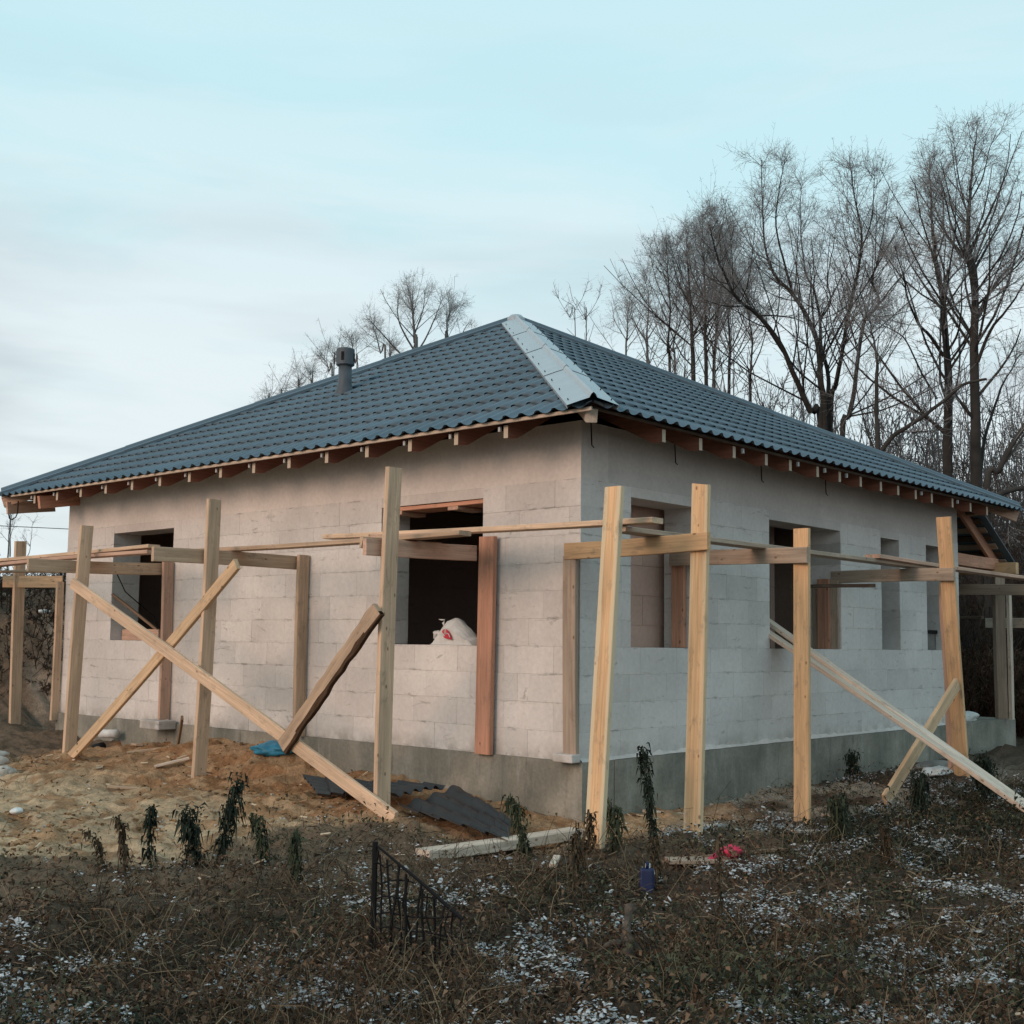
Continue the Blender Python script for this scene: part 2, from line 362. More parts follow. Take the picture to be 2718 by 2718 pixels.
def in_sand(x, y):
    n1 = fbm(np.stack([x * 1.1, y * 1.1, x * 0 + 3.3], -1), 4, 5) - .5; n2 = fbm(np.stack([x * 1.1, y * 1.1, x * 0 + 9.7], -1), 4, 9) - .5
    X = x + n1 * 1.1; Y = y + n2 * 1.1; c = np.zeros(x.shape, bool); j = len(SANDP) - 1
    for i in range(len(SANDP)):
        xi, yi = SANDP[i]; xj, yj = SANDP[j]
        cond = ((yi > Y) != (yj > Y)) & (X < (xj - xi) * (Y - yi) / (yj - yi + 1e-12) + xi); c ^= cond; j = i
    return c
def ground_z(x, y):
    x = np.atleast_1d(np.asarray(x, float)); y = np.atleast_1d(np.asarray(y, float))
    z = ground_base(x, y); P = np.stack([x, y, x * 0], -1)
    dep = (x - CAM[0]) * CF[0] + (y - CAM[1]) * CF[1]
    amp = np.where(dep > 17, 2.2, 1.0)
    z = z + amp * (.11 * (fbm(P * 1.7, 3, 21) - .5) + .12 * (fbm(P * 6.0, 3, 31) - .5)) + .045 * (fbm(P * 17, 2, 41) - .5)
    for px_, py_ in ((-1.25, 6.49), (-1.25, 3.9), (-1.25, 1.15), (-1.207, -1.12), (-.19, -1.3), (1.56, -1.3), (5.18, -1.3)): z = z + .06 * np.exp(-((x - px_) ** 2 + (y - py_) ** 2) / .035)
    return z
def gz(x, y): return float(ground_z(x, y)[0])
def axis(lo, hi, f0, f1, fine, g=1.25):
    a = list(np.arange(f0, f1 + 1e-6, fine)); s = fine; x = f1
    while x < hi: s = min(s * g, 12); x += s; a.append(x)
    s = fine; x = f0; pre = []
    while x > lo: s = min(s * g, 12); x -= s; pre.append(x)
    return np.array(pre[::-1] + a)
gx = axis(-260, 320, -6.6, 7, .036); gy = axis(-260, 320, -5.6, 9, .036)
GX, GY = np.meshgrid(gx, gy, indexing='ij'); fx, fy = GX.ravel(), GY.ravel()
fz = np.concatenate([ground_z(fx[i:i + 40000], fy[i:i + 40000]) for i in range(0, len(fx), 40000)])
nx, ny = len(gx), len(gy); ii, jj = np.meshgrid(np.arange(nx - 1), np.arange(ny - 1), indexing='ij'); q = (ii * ny + jj).ravel()
gm = mesh('ground', np.stack([fx, fy, fz], -1), np.stack([q, q + ny, q + ny + 1, q + 1], -1), mGround, True)
P2 = np.stack([fx, fy, fx * 0], -1)
sand = np.mean([in_sand(fx + .32 * math.cos(a) * k, fy + .32 * math.sin(a) * k) for a in (0, 1.3, 2.5, 3.8, 5) for k in (.4, 1.0)] + [in_sand(fx, fy)], 0); sand = np.clip(sand + (fbm(P2 * 7, 3, 81) - .5) * 1.2 * (sand > .02) * (sand < .98), 0, 1)
sm = fbm(P2 * 1.3, 4, 61); sm2 = fbm(P2 * 4.5, 4, 71)
sandc = np.array([.50, .355, .225]) * (0.75 + .5 * sm)[:, None]
nearw = sstep(-2.6, -1.0, fx) * sstep(-1.5, .5, fy); sandc = sandc * (1 - nearw[:, None]) + nearw[:, None] * np.array([.45, .275, .155]) * (.7 + .6 * sm2)[:, None]
sandc = np.where((sm2 > .56)[:, None], sandc * np.array([.72, .62, .55]), sandc)
pale = sstep(-.3, .6, fx) * sstep(-2.0, -1.2, fy) * sstep(9, 4, fx)
soil = np.array([.085, .060, .044]) * (.6 + .9 * sm2)[:, None]
bankm = sstep(17.2, 18.5, (fx - CAM[0]) * CF[0] + (fy - CAM[1]) * CF[1]) * sstep(-5.2, -6.2, (fx - CAM[0]) * CR[0] + (fy - CAM[1]) * CR[1])
soil = soil * (1 + .3 * bankm[:, None])
soil = soil + (pale * sstep(.42, .62, sm))[:, None] * np.array([.27, .235, .19])
earthy = sstep(1.6, -.3, fx + fy * .2 + 1.0) * 0
colr = soil * (1 - sand[:, None]) + sandc * sand[:, None]
mid = sstep(-.9, .6, fy + .35 * fx + 1.6) * (1 - sand) * sstep(2.5, -1, fx)   # trampled clay between the weeds and the sand
colr = colr * (1 - .55 * mid[:, None]) + .55 * mid[:, None] * np.array([.24, .17, .115])
setcol(gm, 'col', colr)
props(obj('ground', gm), kind='structure')

# ------------------------------------------------------------------ house
house = thing('house', 'unfinished single storey house of pale aerated blocks under a blue grey hipped metal roof', 'house', (0, 0, -.5))
LW, RW, TH = 9.10, 8.44, .40            # left wall runs along +Y on x=0, right wall along +X on y=0
OPEN_L = [(1.195, 2.63, 1.0, 2.4), (6.47, 7.88, 1.0, 2.4)]
OPEN_R = [(.75, 1.86, 1.0, 2.4), (3.27, 4.92, 1.0, 2.4), (6.0, 6.53, 1.0, 2.4), (7.36, 7.98, 1.0, 2.4)]
BM = {}
def block_mesh(L, H):
    k = (round(L, 3), round(H, 3))
    if k not in BM:
        g = .001; e = .002; v = []; f = []
        x0, x1, z0, z1 = g, L - g, g, H - g
        # local: X length, Y depth (0 = outer face), Z height; chamfered outer face
        ring0 = [(x0 + e, 0, z0 + e), (x1 - e, 0, z0 + e), (x1 - e, 0, z1 - e), (x0 + e, 0, z1 - e)]
        ring1 = [(x0, e, z0), (x1, e, z0), (x1, e, z1), (x0, e, z1)]
        ring2 = [(x0, TH, z0), (x1, TH, z0), (x1, TH, z1), (x0, TH, z1)]
        v = ring0 + ring1 + ring2; f = [(0, 1, 2, 3)]
        for b0 in (0, 4):
            for j in range(4): f.append((b0 + j, b0 + 4 + j, b0 + 4 + (j + 1) % 4, b0 + (j + 1) % 4))
        f.append((11, 10, 9, 8))
        BM[k] = mesh('block', v, f, mBlock)
    return BM[k]
def build_wall(name, length, opens, frame, start=0.0):
    """frame(s) -> world matrix: local X along the wall, Y into the wall, Z up"""
    core = MB(); i = .0022
    xs = sorted({0 + start, length} | {o[0] for o in opens} | {o[1] for o in opens})
    for a, c in zip(xs[:-1], xs[1:]):
        op = [o for o in opens if o[0] <= a + 1e-6 and o[1] >= c - 1e-6]
        if op: core.box((a - i, i, -.004), (c + i, TH - i, 1.0 - i)); core.box((a - i, i, 2.4 + i), (c + i, TH - i, 2.5))
        else: core.box((a + i, i, -.004), (c - i, TH - i, 2.5))
    wall = core.build(name, mMortar, house, frame(0))
    wall['label'] = 'block wall'
    del wall['label']
    nb = 0
    for k in range(10):
        z0 = k * .25; offs = (k % 2) * .3 + (.13 if k % 3 == 2 else 0)
        cuts = sorted({start, length} | {round(offs + j * .6, 3) for j in range(-1, 20) if start + .08 < offs + j * .6 < length - .08})
        spans = [(a, c) for a, c in zip(cuts[:-1], cuts[1:])]
        out = []
        for a, c in spans:
            segs = [(a, c)]
            if z0 >= .99:
                for o in opens:
                    ns = []
                    for p, q in segs:
                        if q <= o[0] or p >= o[1]: ns.append((p, q)); continue
                        if p < o[0]: ns.append((p, o[0]))
                        if q > o[1]: ns.append((o[1], q))
                    segs = ns
            out += [s for s in segs if s[1] - s[0] > .03]
        for a, c in out:
            F = frame(a) @ Matrix.Translation((0, rnd.uniform(-.0016, .0016), z0))
            obj('block', block_mesh(c - a, .25), wall, F); nb += 1
    for o in opens:
        B = MB(); B.box((o[0] + .003, .002, 2.4), (o[1] - .003, TH - .002, 2.497)); B.build('lintel', mRing, wall, frame(0))
    return wall
fL = lambda s: Matrix(((0, 1, 0, 0), (1, 0, 0, s), (0, 0, 1, 0), (0, 0, 0, 1)))     # X->+Y, Y->+X
fR = lambda s: Matrix(((1, 0, 0, s), (0, 1, 0, 0), (0, 0, 1, 0), (0, 0, 0, 1)))
def flip(m):  # left frame is mirrored: fix normals
    m.flip_normals()
wallL = build_wall('wall', LW, OPEN_L, fL)
wallR = build_wall('wall', RW, OPEN_R, fR, start=TH + .0)
# corner faces of the right wall are the left wall's ends: close with matching end blocks
for k in range(10):
    z0 = k * .25
# ring beam and back walls
B = MB(); B.box((.003, .003, 2.5), (.397, LW - .003, 3.02)); B.build('ring_beam', mRing, house)
B = MB(); B.box((.397, .004, 2.5), (RW - .003, .397, 3.019)); B.build('ring_beam', mRing, house)
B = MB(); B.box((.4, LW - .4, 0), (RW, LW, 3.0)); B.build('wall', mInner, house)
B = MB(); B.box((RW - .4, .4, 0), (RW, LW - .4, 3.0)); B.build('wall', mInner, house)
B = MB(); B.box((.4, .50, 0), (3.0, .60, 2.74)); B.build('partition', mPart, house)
B = MB(); B.box((3.0, .4, 0), (3.1, .76, 2.74)); B.box((4.6, .76, 0), (4.7, LW - .4, 2.74)); B.box((.4, 4.6, 0), (4.6, 4.7, 2.74)); B.box((5.35, .4, 0), (5.45, 3.5, 2.74))  # inner walls added to block light from the other windows
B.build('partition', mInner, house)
# courses scored on the partition seen through the first right-hand window
for k in range(9):
    for j in range(5):
        a = .42 + j * .6 - (.3 if k % 2 else 0); c = a + .594
        a = max(a, .41); c = min(c, 2.98)
        if c - a < .05: continue
        B = MB(); B.box((a, .492, .02 + k * .3), (c, .502, .02 + k * .3 + .295)); B.build('block', mPart, house)
B = MB(); B.box((.0, .0, -.06), (RW, LW, -.01)); B.build('floor', mFloor, house)
B = MB(); B.box((.4, .4, 2.74), (RW - .4, LW - .4, 2.80)); B.build('light_stop_board', mFloor, house)  # dark board added to keep daylight between the rafters out of the rooms
# foundation, cast in sections
def fsec(lo, hi): 
    B = MB(); B.box(lo, hi); o = B.build('foundation_section', mConc, found); return o
B = MB(); B.box((.15, .15, -.9), (RW, LW - .2, -.07)); found = B.build('foundation', mConc, house)
ys = [-.065, 2.6, 4.9, 7.95, 9.14]
for a, c in zip(ys[:-1], ys[1:]): fsec((-.035, a + .002, -.95), (.42, c - .002, 0))
xs = [.425, 3.3, 6.4, 8.6, 10.3]
for a, c in zip(xs[:-1], xs[1:]): fsec((a + .002, -.07, -.95), (c - .002, .42, -.004))
fsec((10.0, .425, -.95), (10.3, 5, -.004)); fsec((8.6, .425, -.95), (9.995, 5, -.05))
# glue fillet along the right wall
v = []; f = []
for i in range(86):
    x = -.0 + i * .1; h = .018 + .03 * rnd.random() ** 2; o_ = .035 + .03 * rnd.random()
    v += [(x, -o_, .001), (x, -.001, h), (x, .01, .001)]
for i in range(85): f += [(i * 3, i * 3 + 3, i * 3 + 4, i * 3 + 1)]
obj('mortar_fillet', mesh('mortar_fillet', v, f, mRing), house)

# ---- roof
EX0, EX1, EY0, EY1, EZ = -.63, 9.05, -.63, 9.80, 2.975
APEX = Vector((4.21, 4.58, 5.56))
C4 = [Vector((EX0, EY0, EZ)), Vector((EX1, EY0, EZ)), Vector((EX1, EY1, EZ)), Vector((EX0, EY1, EZ))]
roofE = bpy.data.objects.new('roof', None); link(roofE, house)
PITCH, STEP = .183, .35
def face_frame(i):
    a, c = C4[i], C4[(i + 1) % 4]; u = (c - a).normalized(); U = (c - a).length; ap = APEX - a; uA = ap.dot(u); vv = ap - u * uA; vA = vv.length; vv.normalize(); nn = u.cross(vv).normalized()
    return a, u, vv, nn, U, uA, vA
def tile_sheet_arrays(a, u, vv, nn, u0, u1, vmaxf, vtot, nper=10):
    nc = max(2, int(round((u1 - u0) / PITCH * nper))) + 1; us = np.linspace(u0, u1, nc)
    rows = []; j = 0
    while j * STEP < vtot:
        for fr in (0, .33, .66, .999): rows.append((j * STEP - .04 + STEP * fr - (.022 if fr == 0 else 0), fr))
        j += 1
    R = np.array(rows); vm = vmaxf(us)
    V = np.minimum(R[:, 0][:, None], vm[None, :]); ph = np.cos(2 * np.pi * us / PITCH)
    wv = .5 + .5 * ph; cr = sstep(.58, .92, wv)
    H = .022 * wv[None, :] + (.002 + .014 * cr)[None, :] * (1 - R[:, 1])[:, None] + .012
    pts = (np.array(a)[None, None] + us[None, :, None] * np.array(u) + V[..., None] * np.array(vv) + H[..., None] * np.array(nn))
    nr_ = len(rows); I, J = np.meshgrid(np.arange(nr_ - 1), np.arange(nc - 1), indexing='ij')
    ok = ~((R[I, 0] >= vm[J]) & (R[I, 0] >= vm[J + 1])); q = (I * nc + J)[ok]; rise = (R[I, 1] > .9)[ok] & (R[I, 0] < vm[J] - .01)[ok]
    return pts.reshape(-1, 3), np.stack([q, q + 1, q + nc + 1, q + nc], -1), rise
for i in range(4):
    a, u, vv, nn, U, uA, vA = face_frame(i)
    vm = lambda s, uA=uA, U=U, vA=vA: vA * np.minimum(s / uA, (U - s) / (U - uA))
    s0 = 0
    while s0 < U - .05:
        s1 = min(s0 + 6 * PITCH, U)
        p, f, rise = tile_sheet_arrays(a, u, vv, nn, s0, s1 + (.01 if s1 < U else 0), vm, float(max(vm(np.array([s0, s1, np.clip(uA, s0, s1)])))))
        if len(f):
            me = mesh('roofing_sheet', p, f, mRoof, False); me.materials.append(mStepShade)
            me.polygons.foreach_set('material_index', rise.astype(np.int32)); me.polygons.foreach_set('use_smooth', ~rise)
            obj('roofing_sheet', me, roofE)
        s0 = s1
# hip caps in overlapping lengths
for i in range(4):
    cpt = C4[i]; ax = (APEX - cpt); HL = ax.length; ax.normalize()
    fa = face_frame(i); fb = face_frame((i + 3) % 4); na, nb_ = fa[3], fb[3]
    da = na.cross(ax).normalized(); da = da if da.dot(fa[1]) > 0 else -da      # in face i, away from the hip
    db = nb_.cross(ax).normalized(); db = db if (-fb[1]).dot(db) > 0 else -db
    upv = (na + nb_).normalized()
    near = i == 0; wid = .205 if near else .13; mt = mFilm if near else mRoof; ln = 1.95 if near else 2.0
    nseg = math.ceil(HL / ln)
    for k in range(nseg):
        s0 = k * HL / nseg - (.07 if k else -.02); s1 = (k + 1) * HL / nseg
        ring = []
        for s, lift in ((s0, .007), (s1, .001)):
            o_ = cpt + ax * s
            prof = [o_ + db * (wid + .004) + nb_ * (.030 + lift), o_ + db * wid + nb_ * (.064 + lift), o_ + db * (wid * .5) + nb_ * (.066 + lift), o_ + db * .035 + upv * (.070 + lift), o_ + db * .02 + upv * (.095 + lift), o_ + upv * (.105 + lift),
                    o_ + da * .02 + upv * (.095 + lift), o_ + da * .035 + upv * (.070 + lift), o_ + da * (wid * .5) + na * (.066 + lift), o_ + da * wid + na * (.064 + lift), o_ + da * (wid + .004) + na * (.030 + lift)]
            ring.append(prof)
        v = ring[0] + ring[1]; m_ = len(ring[0]); f = [(j, j + 1, m_ + j + 1, m_ + j) for j in range(m_ - 1)]
        cap = obj('hip_cap', mesh('hip_cap', v, f, mt), roofE)
        if near:
            for s in np.arange(s0 + .2, s1, .6):
                for dd, nn_ in ((da, na), (db, nb_)):
                    B = MB(); o_ = cpt + ax * float(s) + dd * (wid * .82) + nn_ * .066; B.tube([o_, o_ + nn_ * .02], [.006, .005], 6); B.build('roof_screw', mDark, roofE)
B = MB(); B.lathe([(.14, -.06), (.13, .03), (.08, .075), (.02, .09)], 14, tuple(APEX + Vector((0, 0, .02)))); B.build('apex_cap', mFilm, roofE, smooth=True)
# framing: rafters with plumb-cut tails, battens, eave strip
slopeL = (APEX.z - EZ) / (APEX.x - EX0); slopeR = (APEX.z - EZ) / (APEX.y - EY0)
def rafter_mesh(run, slope, H=.165, tail=.10, t=.05):
    """local: X inward (run), Y thickness, Z: top edge at 0 at the tail end"""
    z1 = run * slope; xa = (H - tail) / max(slope, .1)
    prof = [(0, 0), (run, z1), (run, z1 - H), (.12, .12 * slope - H), (0, -tail - .012)]
    v = [(x, -t / 2, z) for x, z in prof] + [(x, t / 2, z) for x, z in prof]; k = len(prof)
    f = [tuple(range(k)), tuple(range(2 * k - 1, k - 1, -1))] + [(j, j + k, (j + 1) % k + k, (j + 1) % k) for j in range(k)]
    m = mesh('rafter', v, f, mRafter); m.flip_normals(); return m
def rafter(P, along, run, slope, colr='red'):
    d = Vector(along); y = Vector((0, 0, 1)).cross(d)
    M = Matrix(((d.x, y.x, 0, P[0]), (d.y, y.y, 0, P[1]), (0, 0, 1, P[2]), (0, 0, 0, 1)))
    o = obj('rafter', rafter_mesh(run, slope), house, M); c_ = WCOL[colr]; q = rnd.uniform(.85, 1.15); o.color = (c_[0] * q, c_[1] * q, c_[2] * q, 1); return o
RZ = EZ - .045
for k in range(16):
    y = .38 + k * .612
    if y > 9.3: break
    hipy = abs(y - 4.58); run = max(.5, (APEX.x - EX0) * (1 - hipy / (APEX.y - EY0)) - .08)
    rafter((EX0 + .045, y, RZ), (1, 0, 0), run, slopeL, 'rafter')
    rafter((EX1 - .045, y, RZ), (-1, 0, 0), run, slopeL, 'brown')
    B = MB(); B.box((EX0 + .03, y + .055, RZ - .05), (EX0 + .05, y + .08, RZ - .008)); B.build('counter_batten', mBracket, house)
rx = [.44, 1.03, 1.61, 2.21, 2.69, 3.27, 3.77, 4.27, 4.78, 5.24, 5.73, 6.2, 6.84, 7.43, 8.0]
for x in rx:
    hx = abs(x - 4.21); run = max(.5, (APEX.y - EY0) * (1 - hx / (APEX.x - EX0)) - .08)
    rafter((x, EY0 + .045, RZ), (0, 1, 0), run, slopeR, 'rafter'); rafter((x, EY1 - .045, RZ), (0, -1, 0), run, slopeR, 'brown')
    if rnd.random() < .35:
        B = MB(); B.box((x + .13, EY0 + .03, RZ - .05), (x + .16, EY0 + .05, RZ - .005)); B.build('counter_batten', mBracket, house)
for i in range(4):   # hip rafters: squared logs showing at the corners
    o = board('hip_rafter', C4[i] + Vector((0, 0, -.10)) + (APEX - C4[i]).normalized() * (.10 if i == 0 else .02), APEX - Vector((0, 0, .16)), .11 if i == 0 else .15, .10 if i == 0 else .05, (0, 0, 1), 'white' if i == 0 else 'pink', house, jag=.008)
for i in range(4):
    a, u, vv, nn, U, uA, vA = face_frame(i)
    for k in range(5):
        v_ = .06 + k * .35; p = v_ / vA
        A_ = a + u * (uA * p + .05) + vv * v_ - nn * .022; B_ = a + u * (U - (U - uA) * p - .05) + vv * v_ - nn * .022
        board('batten', A_, B_, .095, .028, vv, 'dark' if k < 2 else 'brown', house, sec=3)
board('eave_strip', (EX0 - .012, EY0 + .01, EZ - .022), (EX0 - .012, EY1 - .3, EZ - .022), .032, .018, (0, 0, 1), 'white', house, sec=8)
# left end: barge board, gutter hook
board('barge_board', (-.6, 9.70, 2.80), (.1, 9.72, 2.90), .17, .04, (0, 0, 1), 'pink', house)
board('outrigger', (-.60, 8.79, 2.82), (.02, 8.85, 2.93), .17, .05, (0, 0, 1), 'red', house)
B = MB(); B.tube([(-.58, 9.42, 2.88), (-.58, 9.42, 2.72), (-.59, 9.45, 2.66), (-.60, 9.52, 2.63), (-.61, 9.59, 2.65), (-.61, 9.62, 2.71)], .008, 6); B.build('gutter_hook', mDark, house)
for x in (.1, 1.42, 3.05, 4.5):
    B = MB(); B.tube([(x, -.03, 3.0), (x, -.04, 2.80), (x + .02, -.05, 2.78)], .006, 6); B.build('tie_wire', mDark, house)
# soil vent through the roof
B = MB(); vb = Vector((1.659, 5.247, 4.20))
B.lathe([(.135, -.12), (.13, .0), (.105, .07), (.088, .13), (.086, .40)], 20); B.build('vent_pipe', mVent, house, Matrix.Translation(vb), True)
B = MB(); B.lathe([(.095, .36), (.118, .375), (.118, .575), (.110, .588), (.0, .590)], 28); vc = B.build('vent_cowl', mVent, house, Matrix.Translation(vb), False)
for k in range(4):
    t = k * math.pi / 2 + .55; B = MB(); B.box((-.010, -.018, .42), (.010, .018, .53)); B.build('vent_slot', mDark, vc, Matrix.Translation(vb) @ Matrix.Rotation(t, 4, 'Z') @ Matrix.Translation((.112, 0, 0)))
# shuttering under the lintel of the big window
for k, (x0, z, w_) in enumerate(((.02, 2.375, .11), (.15, 2.375, .12), (.285, 2.375, .10))):
    board('shuttering_board', (x0 + .05, 1.2, z), (x0 + .05, 2.62, z), w_, .04, (1, 0, 0), 'red', house)
for y in (1.62, 2.42):
    board('shuttering_cleat', (.02, y, 2.335), (.36, y, 2.335), .14, .035, (0, 1, 0), 'pink', house)
# porch at the far right end: roof carried on, boards, rafters, beam, post
pz = lambda x: EZ - (x - EX1) * slopeL - .03
for k in range(10):
    x = 8.5 + k * .20
    board('porch_board', (x, .0 if x > 8.9 else .05, pz(x) + .06), (x, 4.2, pz(x) + .06), .135, .025, (1, 0, -slopeL), 'grey' if k % 2 else 'dark', house)
Bq = MB(); Bq.poly([(9.08, -.1, pz(9.08) + .10), (10.45, -.1, pz(10.45) + .10), (10.45, 4.3, pz(10.45) + .10), (9.08, 4.3, pz(9.08) + .10), (9.08, -.1, pz(9.08) + .085), (10.45, -.1, pz(10.45) + .085), (10.45, 4.3, pz(10.45) + .085), (9.08, 4.3, pz(9.08) + .085)], [(0, 1, 2, 3), (7, 6, 5, 4), (0, 4, 5, 1), (1, 5, 6, 2), (2, 6, 7, 3), (3, 7, 4, 0)])
Bq.build('porch_roof', mRoof, house)
for y in (.12, 1.2, 2.3, 3.4):
    board('porch_rafter', (8.3, y, pz(8.3) - .05), (10.4, y, pz(10.4) - .05), .16, .05, (0, 0, 1), 'red', house)
board('porch_beam', (8.44, .1, 2.29), (10.1, .1, 2.29), .17, .1, (0, 0, 1), 'red', house)
board('porch_beam', (10.02, -.25, 2.22), (10.02, 4.3, 2.22), .17, .12, (0, 0, 1), 'orange', house)
board('porch_post', (10.0, .02, .0), (10.0, .02, 2.14), .15, .11, (.7, -.7, 0), 'grey', house)

# ------------------------------------------------------------------ scaffolds
XH, YH, ZH = (1, 0, 0), (0, 1, 0), (0, 0, 1)
def base(p): return (p[0], p[1], gz(p[0], p[1]))
s1 = thing('scaffold', 'long timber scaffold frame of pale posts and crossed braces along the sunlit wall', 'scaffold', base((-.7, 4, 0)), 'timber scaffolds around the house')
post = lambda s, a, b_, h, c, w=.15, t=.05, **k: board('post', a, b_, w, t, h, c, s, **k)
beam = lambda s, a, b_, c, w=.145, t=.048, **k: board('beam', a, b_, w, t, ZH, c, s, **k)
post(s1, (-.34, 9.69, -.16), (-.48, 9.5, 2.34), XH, 'pale', ext=(.2, 0), t=.06)
post(s1, (-1.25, 6.49, -.36), (-1.25, 6.32, 2.32), XH, 'pale', ext=(.2, 0))
post(s1, (-1.25, 3.9, -.44), (-1.25, 3.79, 2.45), XH, 'pale', ext=(.2, 0))
post(s1, (-1.25, 1.15, -.40), (-1.25, 1.09, 2.54), XH, 'pale', ext=(.2, 0), w=.16, waney=.003)
post(s1, (-.075, 9.12, -.1), (-.075, 9.12, 1.79), XH, 'pale', w=.10)
post(s1, (-.085, 6.41, .05), (-.085, 6.44, 1.97), XH, 'pink', w=.14)
post(s1, (-.085, 3.78, .0), (-.085, 3.79, 1.95), XH, 'tan', w=.14)
post(s1, (-.065, 1.08, .0), (-.065, 1.06, 2.02), YH, 'red', w=.19, t=.055)
beam(s1, (-.62, 9.66, 1.78), (-.04, 9.12, 1.79), 'yellow', w=.16)
beam(s1, (-1.813, 6.57, 1.843), (-.03, 6.51, 1.884), 'tan')
beam(s1, (-1.845, 3.93, 1.86), (-.03, 3.85, 1.864), 'tan')
beam(s1, (-1.467, 1.205, 1.839), (-.10, 1.195, 1.866), 'pink')
board('beam', (-1.46, 1.255, 1.88), (-.5, 1.25, 1.89), .10, .04, ZH, 'tan', s1, jag=.02)
board('brace', (-1.37, 6.37, 1.65), (-1.37, .88, -.43), .125, .04, ZH, 'pale', s1, ext=(0, .03))
board('brace', (-1.31, 3.27, 1.77), (-1.31, 6.54, -.46), .12, .045, ZH, 'yellow', s1)
xb = board('brace', (-1.42, 1.07, 1.31), (-1.42, 2.32, .06), .13, .05, ZH, 'tan', s1, waney=.012, sec=14)
bk = board('bark_edge', (-1.417, 1.028, 1.268), (-1.417, 2.278, .018), .05, .047, ZH, 'dark', xb, waney=.010, sec=18); bk.data.materials[0] = mEnd

s2 = thing('scaffold', 'timber scaffold frame of orange posts round the near corner and along the grey shaded wall', 'scaffold', base((1.5, -.8, 0)), 'timber scaffolds around the house')
post(s2, (-1.207, -1.12, -.43), (-.984, -1.12, 2.229), YH, 'orange', ext=(.2, 0), w=.16, sap=1)
post(s2, (-.19, -1.3, -.5), (-.06, -1.3, 2.33), YH, 'orange', ext=(.2, 0), w=.155, jag=.022, sap=.6)
post(s2, (1.56, -1.3, -.57), (1.6, -1.3, 2.1), YH, 'orange', ext=(.2, 0))
post(s2, (5.18, -1.3, -.42), (4.81, -1.3, 2.48), YH, 'orange', ext=(.2, 0), w=.16, sec=10)
post(s2, (5.42, -1.12, -.43), (5.25, -1.12, 1.75), YH, 'pink', ext=(.2, 0), w=.14, waney=.008)
post(s2, (-.075, .03, .07), (-.075, .05, 1.80), YH, 'grey', w=.145)
post(s2, (1.83, .2, 1.003), (1.83, .2, 1.93), YH, 'red', w=.15)
post(s2, (4.87, .2, 1.003), (4.87, .2, 1.83), YH, 'red', w=.15)
beam(s2, (-.085, .10, 1.84), (-.135, -1.42, 1.86), 'orange', ext=(0, 0))
beam(s2, (1.76, .25, 1.89), (1.53, -1.40, 1.85), 'grey')
beam(s2, (4.93, .12, 1.85), (4.83, -1.40, 1.84), 'grey')
board('brace', (4.93, -1.36, .64), (3.1, -1.36, -.47), .14, .045, ZH, 'yellow', s2)
board('splice', (1.66, -1.26, .03), (1.66, -1.26, .56), .10, .03, XH, 'yellow', s2)

s3 = thing('scaffold', 'small far scaffold of weathered posts standing beyond the porch at the right edge', 'scaffold', base((10.5, -.2, 0)), 'timber scaffolds around the house')
post(s3, (9.9, -.16, .0), (9.9, -.16, 1.95), XH, 'white', w=.1, t=.05)
beam(s3, (9.72, .55, 1.91), (9.55, -.9, 1.87), 'grey', w=.16)
beam(s3, (10.9, .55, 1.43), (10.0, -.55, 1.41), 'white', w=.15)
beam(s3, (11.2, 1.6, 1.52), (10.6, .5, 1.51), 'dark', w=.05)
post(s3, (9.45, -.70, -.42), (9.3, -.74, 1.62), XH, 'pink', ext=(.15, 0), w=.09)
post(s3, (9.52, -.66, -.42), (9.37, -.70, 1.52), XH, 'brown', ext=(.15, 0), w=.07)

# loose planks lying on the frames
def plank(label, a, b_, c, w=.15, t=.042, hint=None, **k):
    o = board('plank', a, b_, w, t, hint or XH, c, None, **k)
    return props(o, label, 'plank', 'loose scaffold planks')
plank('pale plank on the far left scaffold beams, topmost of the pair beside the small window', (-1.0, 9.9, 2.02), (-1.0, 5.28, 2.05), 'pale', t=.04)
plank('pinkish plank lying just under another plank beside the small left window', (-1.02, 9.3, 1.955), (-1.02, 5.27, 1.985), 'pink', t=.04)
plank('thin darker plank jutting out low beneath the planks at the far left end', (-.95, 10.6, 1.90), (-.6, 8.28, 1.875), 'tan', t=.03)
plank('weathered plank along the sunlit wall between the two windows', (-.9, 4.55, 1.975), (-.9, .55, 1.965), 'tan')
plank('long pale plank crossing the big window and jutting past the house corner', (-.6, 2.753, 2.06), (-.6, -1.25, 1.995), 'pale', t=.045)
plank('short reddish offcut plank under the long plank before the big window', (-.72, 1.9, 2.015), (-.72, .75, 1.99), 'pink', t=.03)
plank('grey plank along the shaded wall from the corner post to the double window', (-.62, -.87, 1.945), (5.7, -.85, 1.955), 'grey', hint=YH, w=.17)
plank('pinkish plank lapping over the grey plank and running out of view to the right', (3.867, -.9, 2.00), (9.2, -.9, 1.985), 'pink', hint=YH, w=.17)
plank('thin dark batten poking from the double window in the shaded wall', (3.98, .15, 1.70), (4.25, -.75, 1.705), 'dark', w=.04, t=.03, hint=ZH)
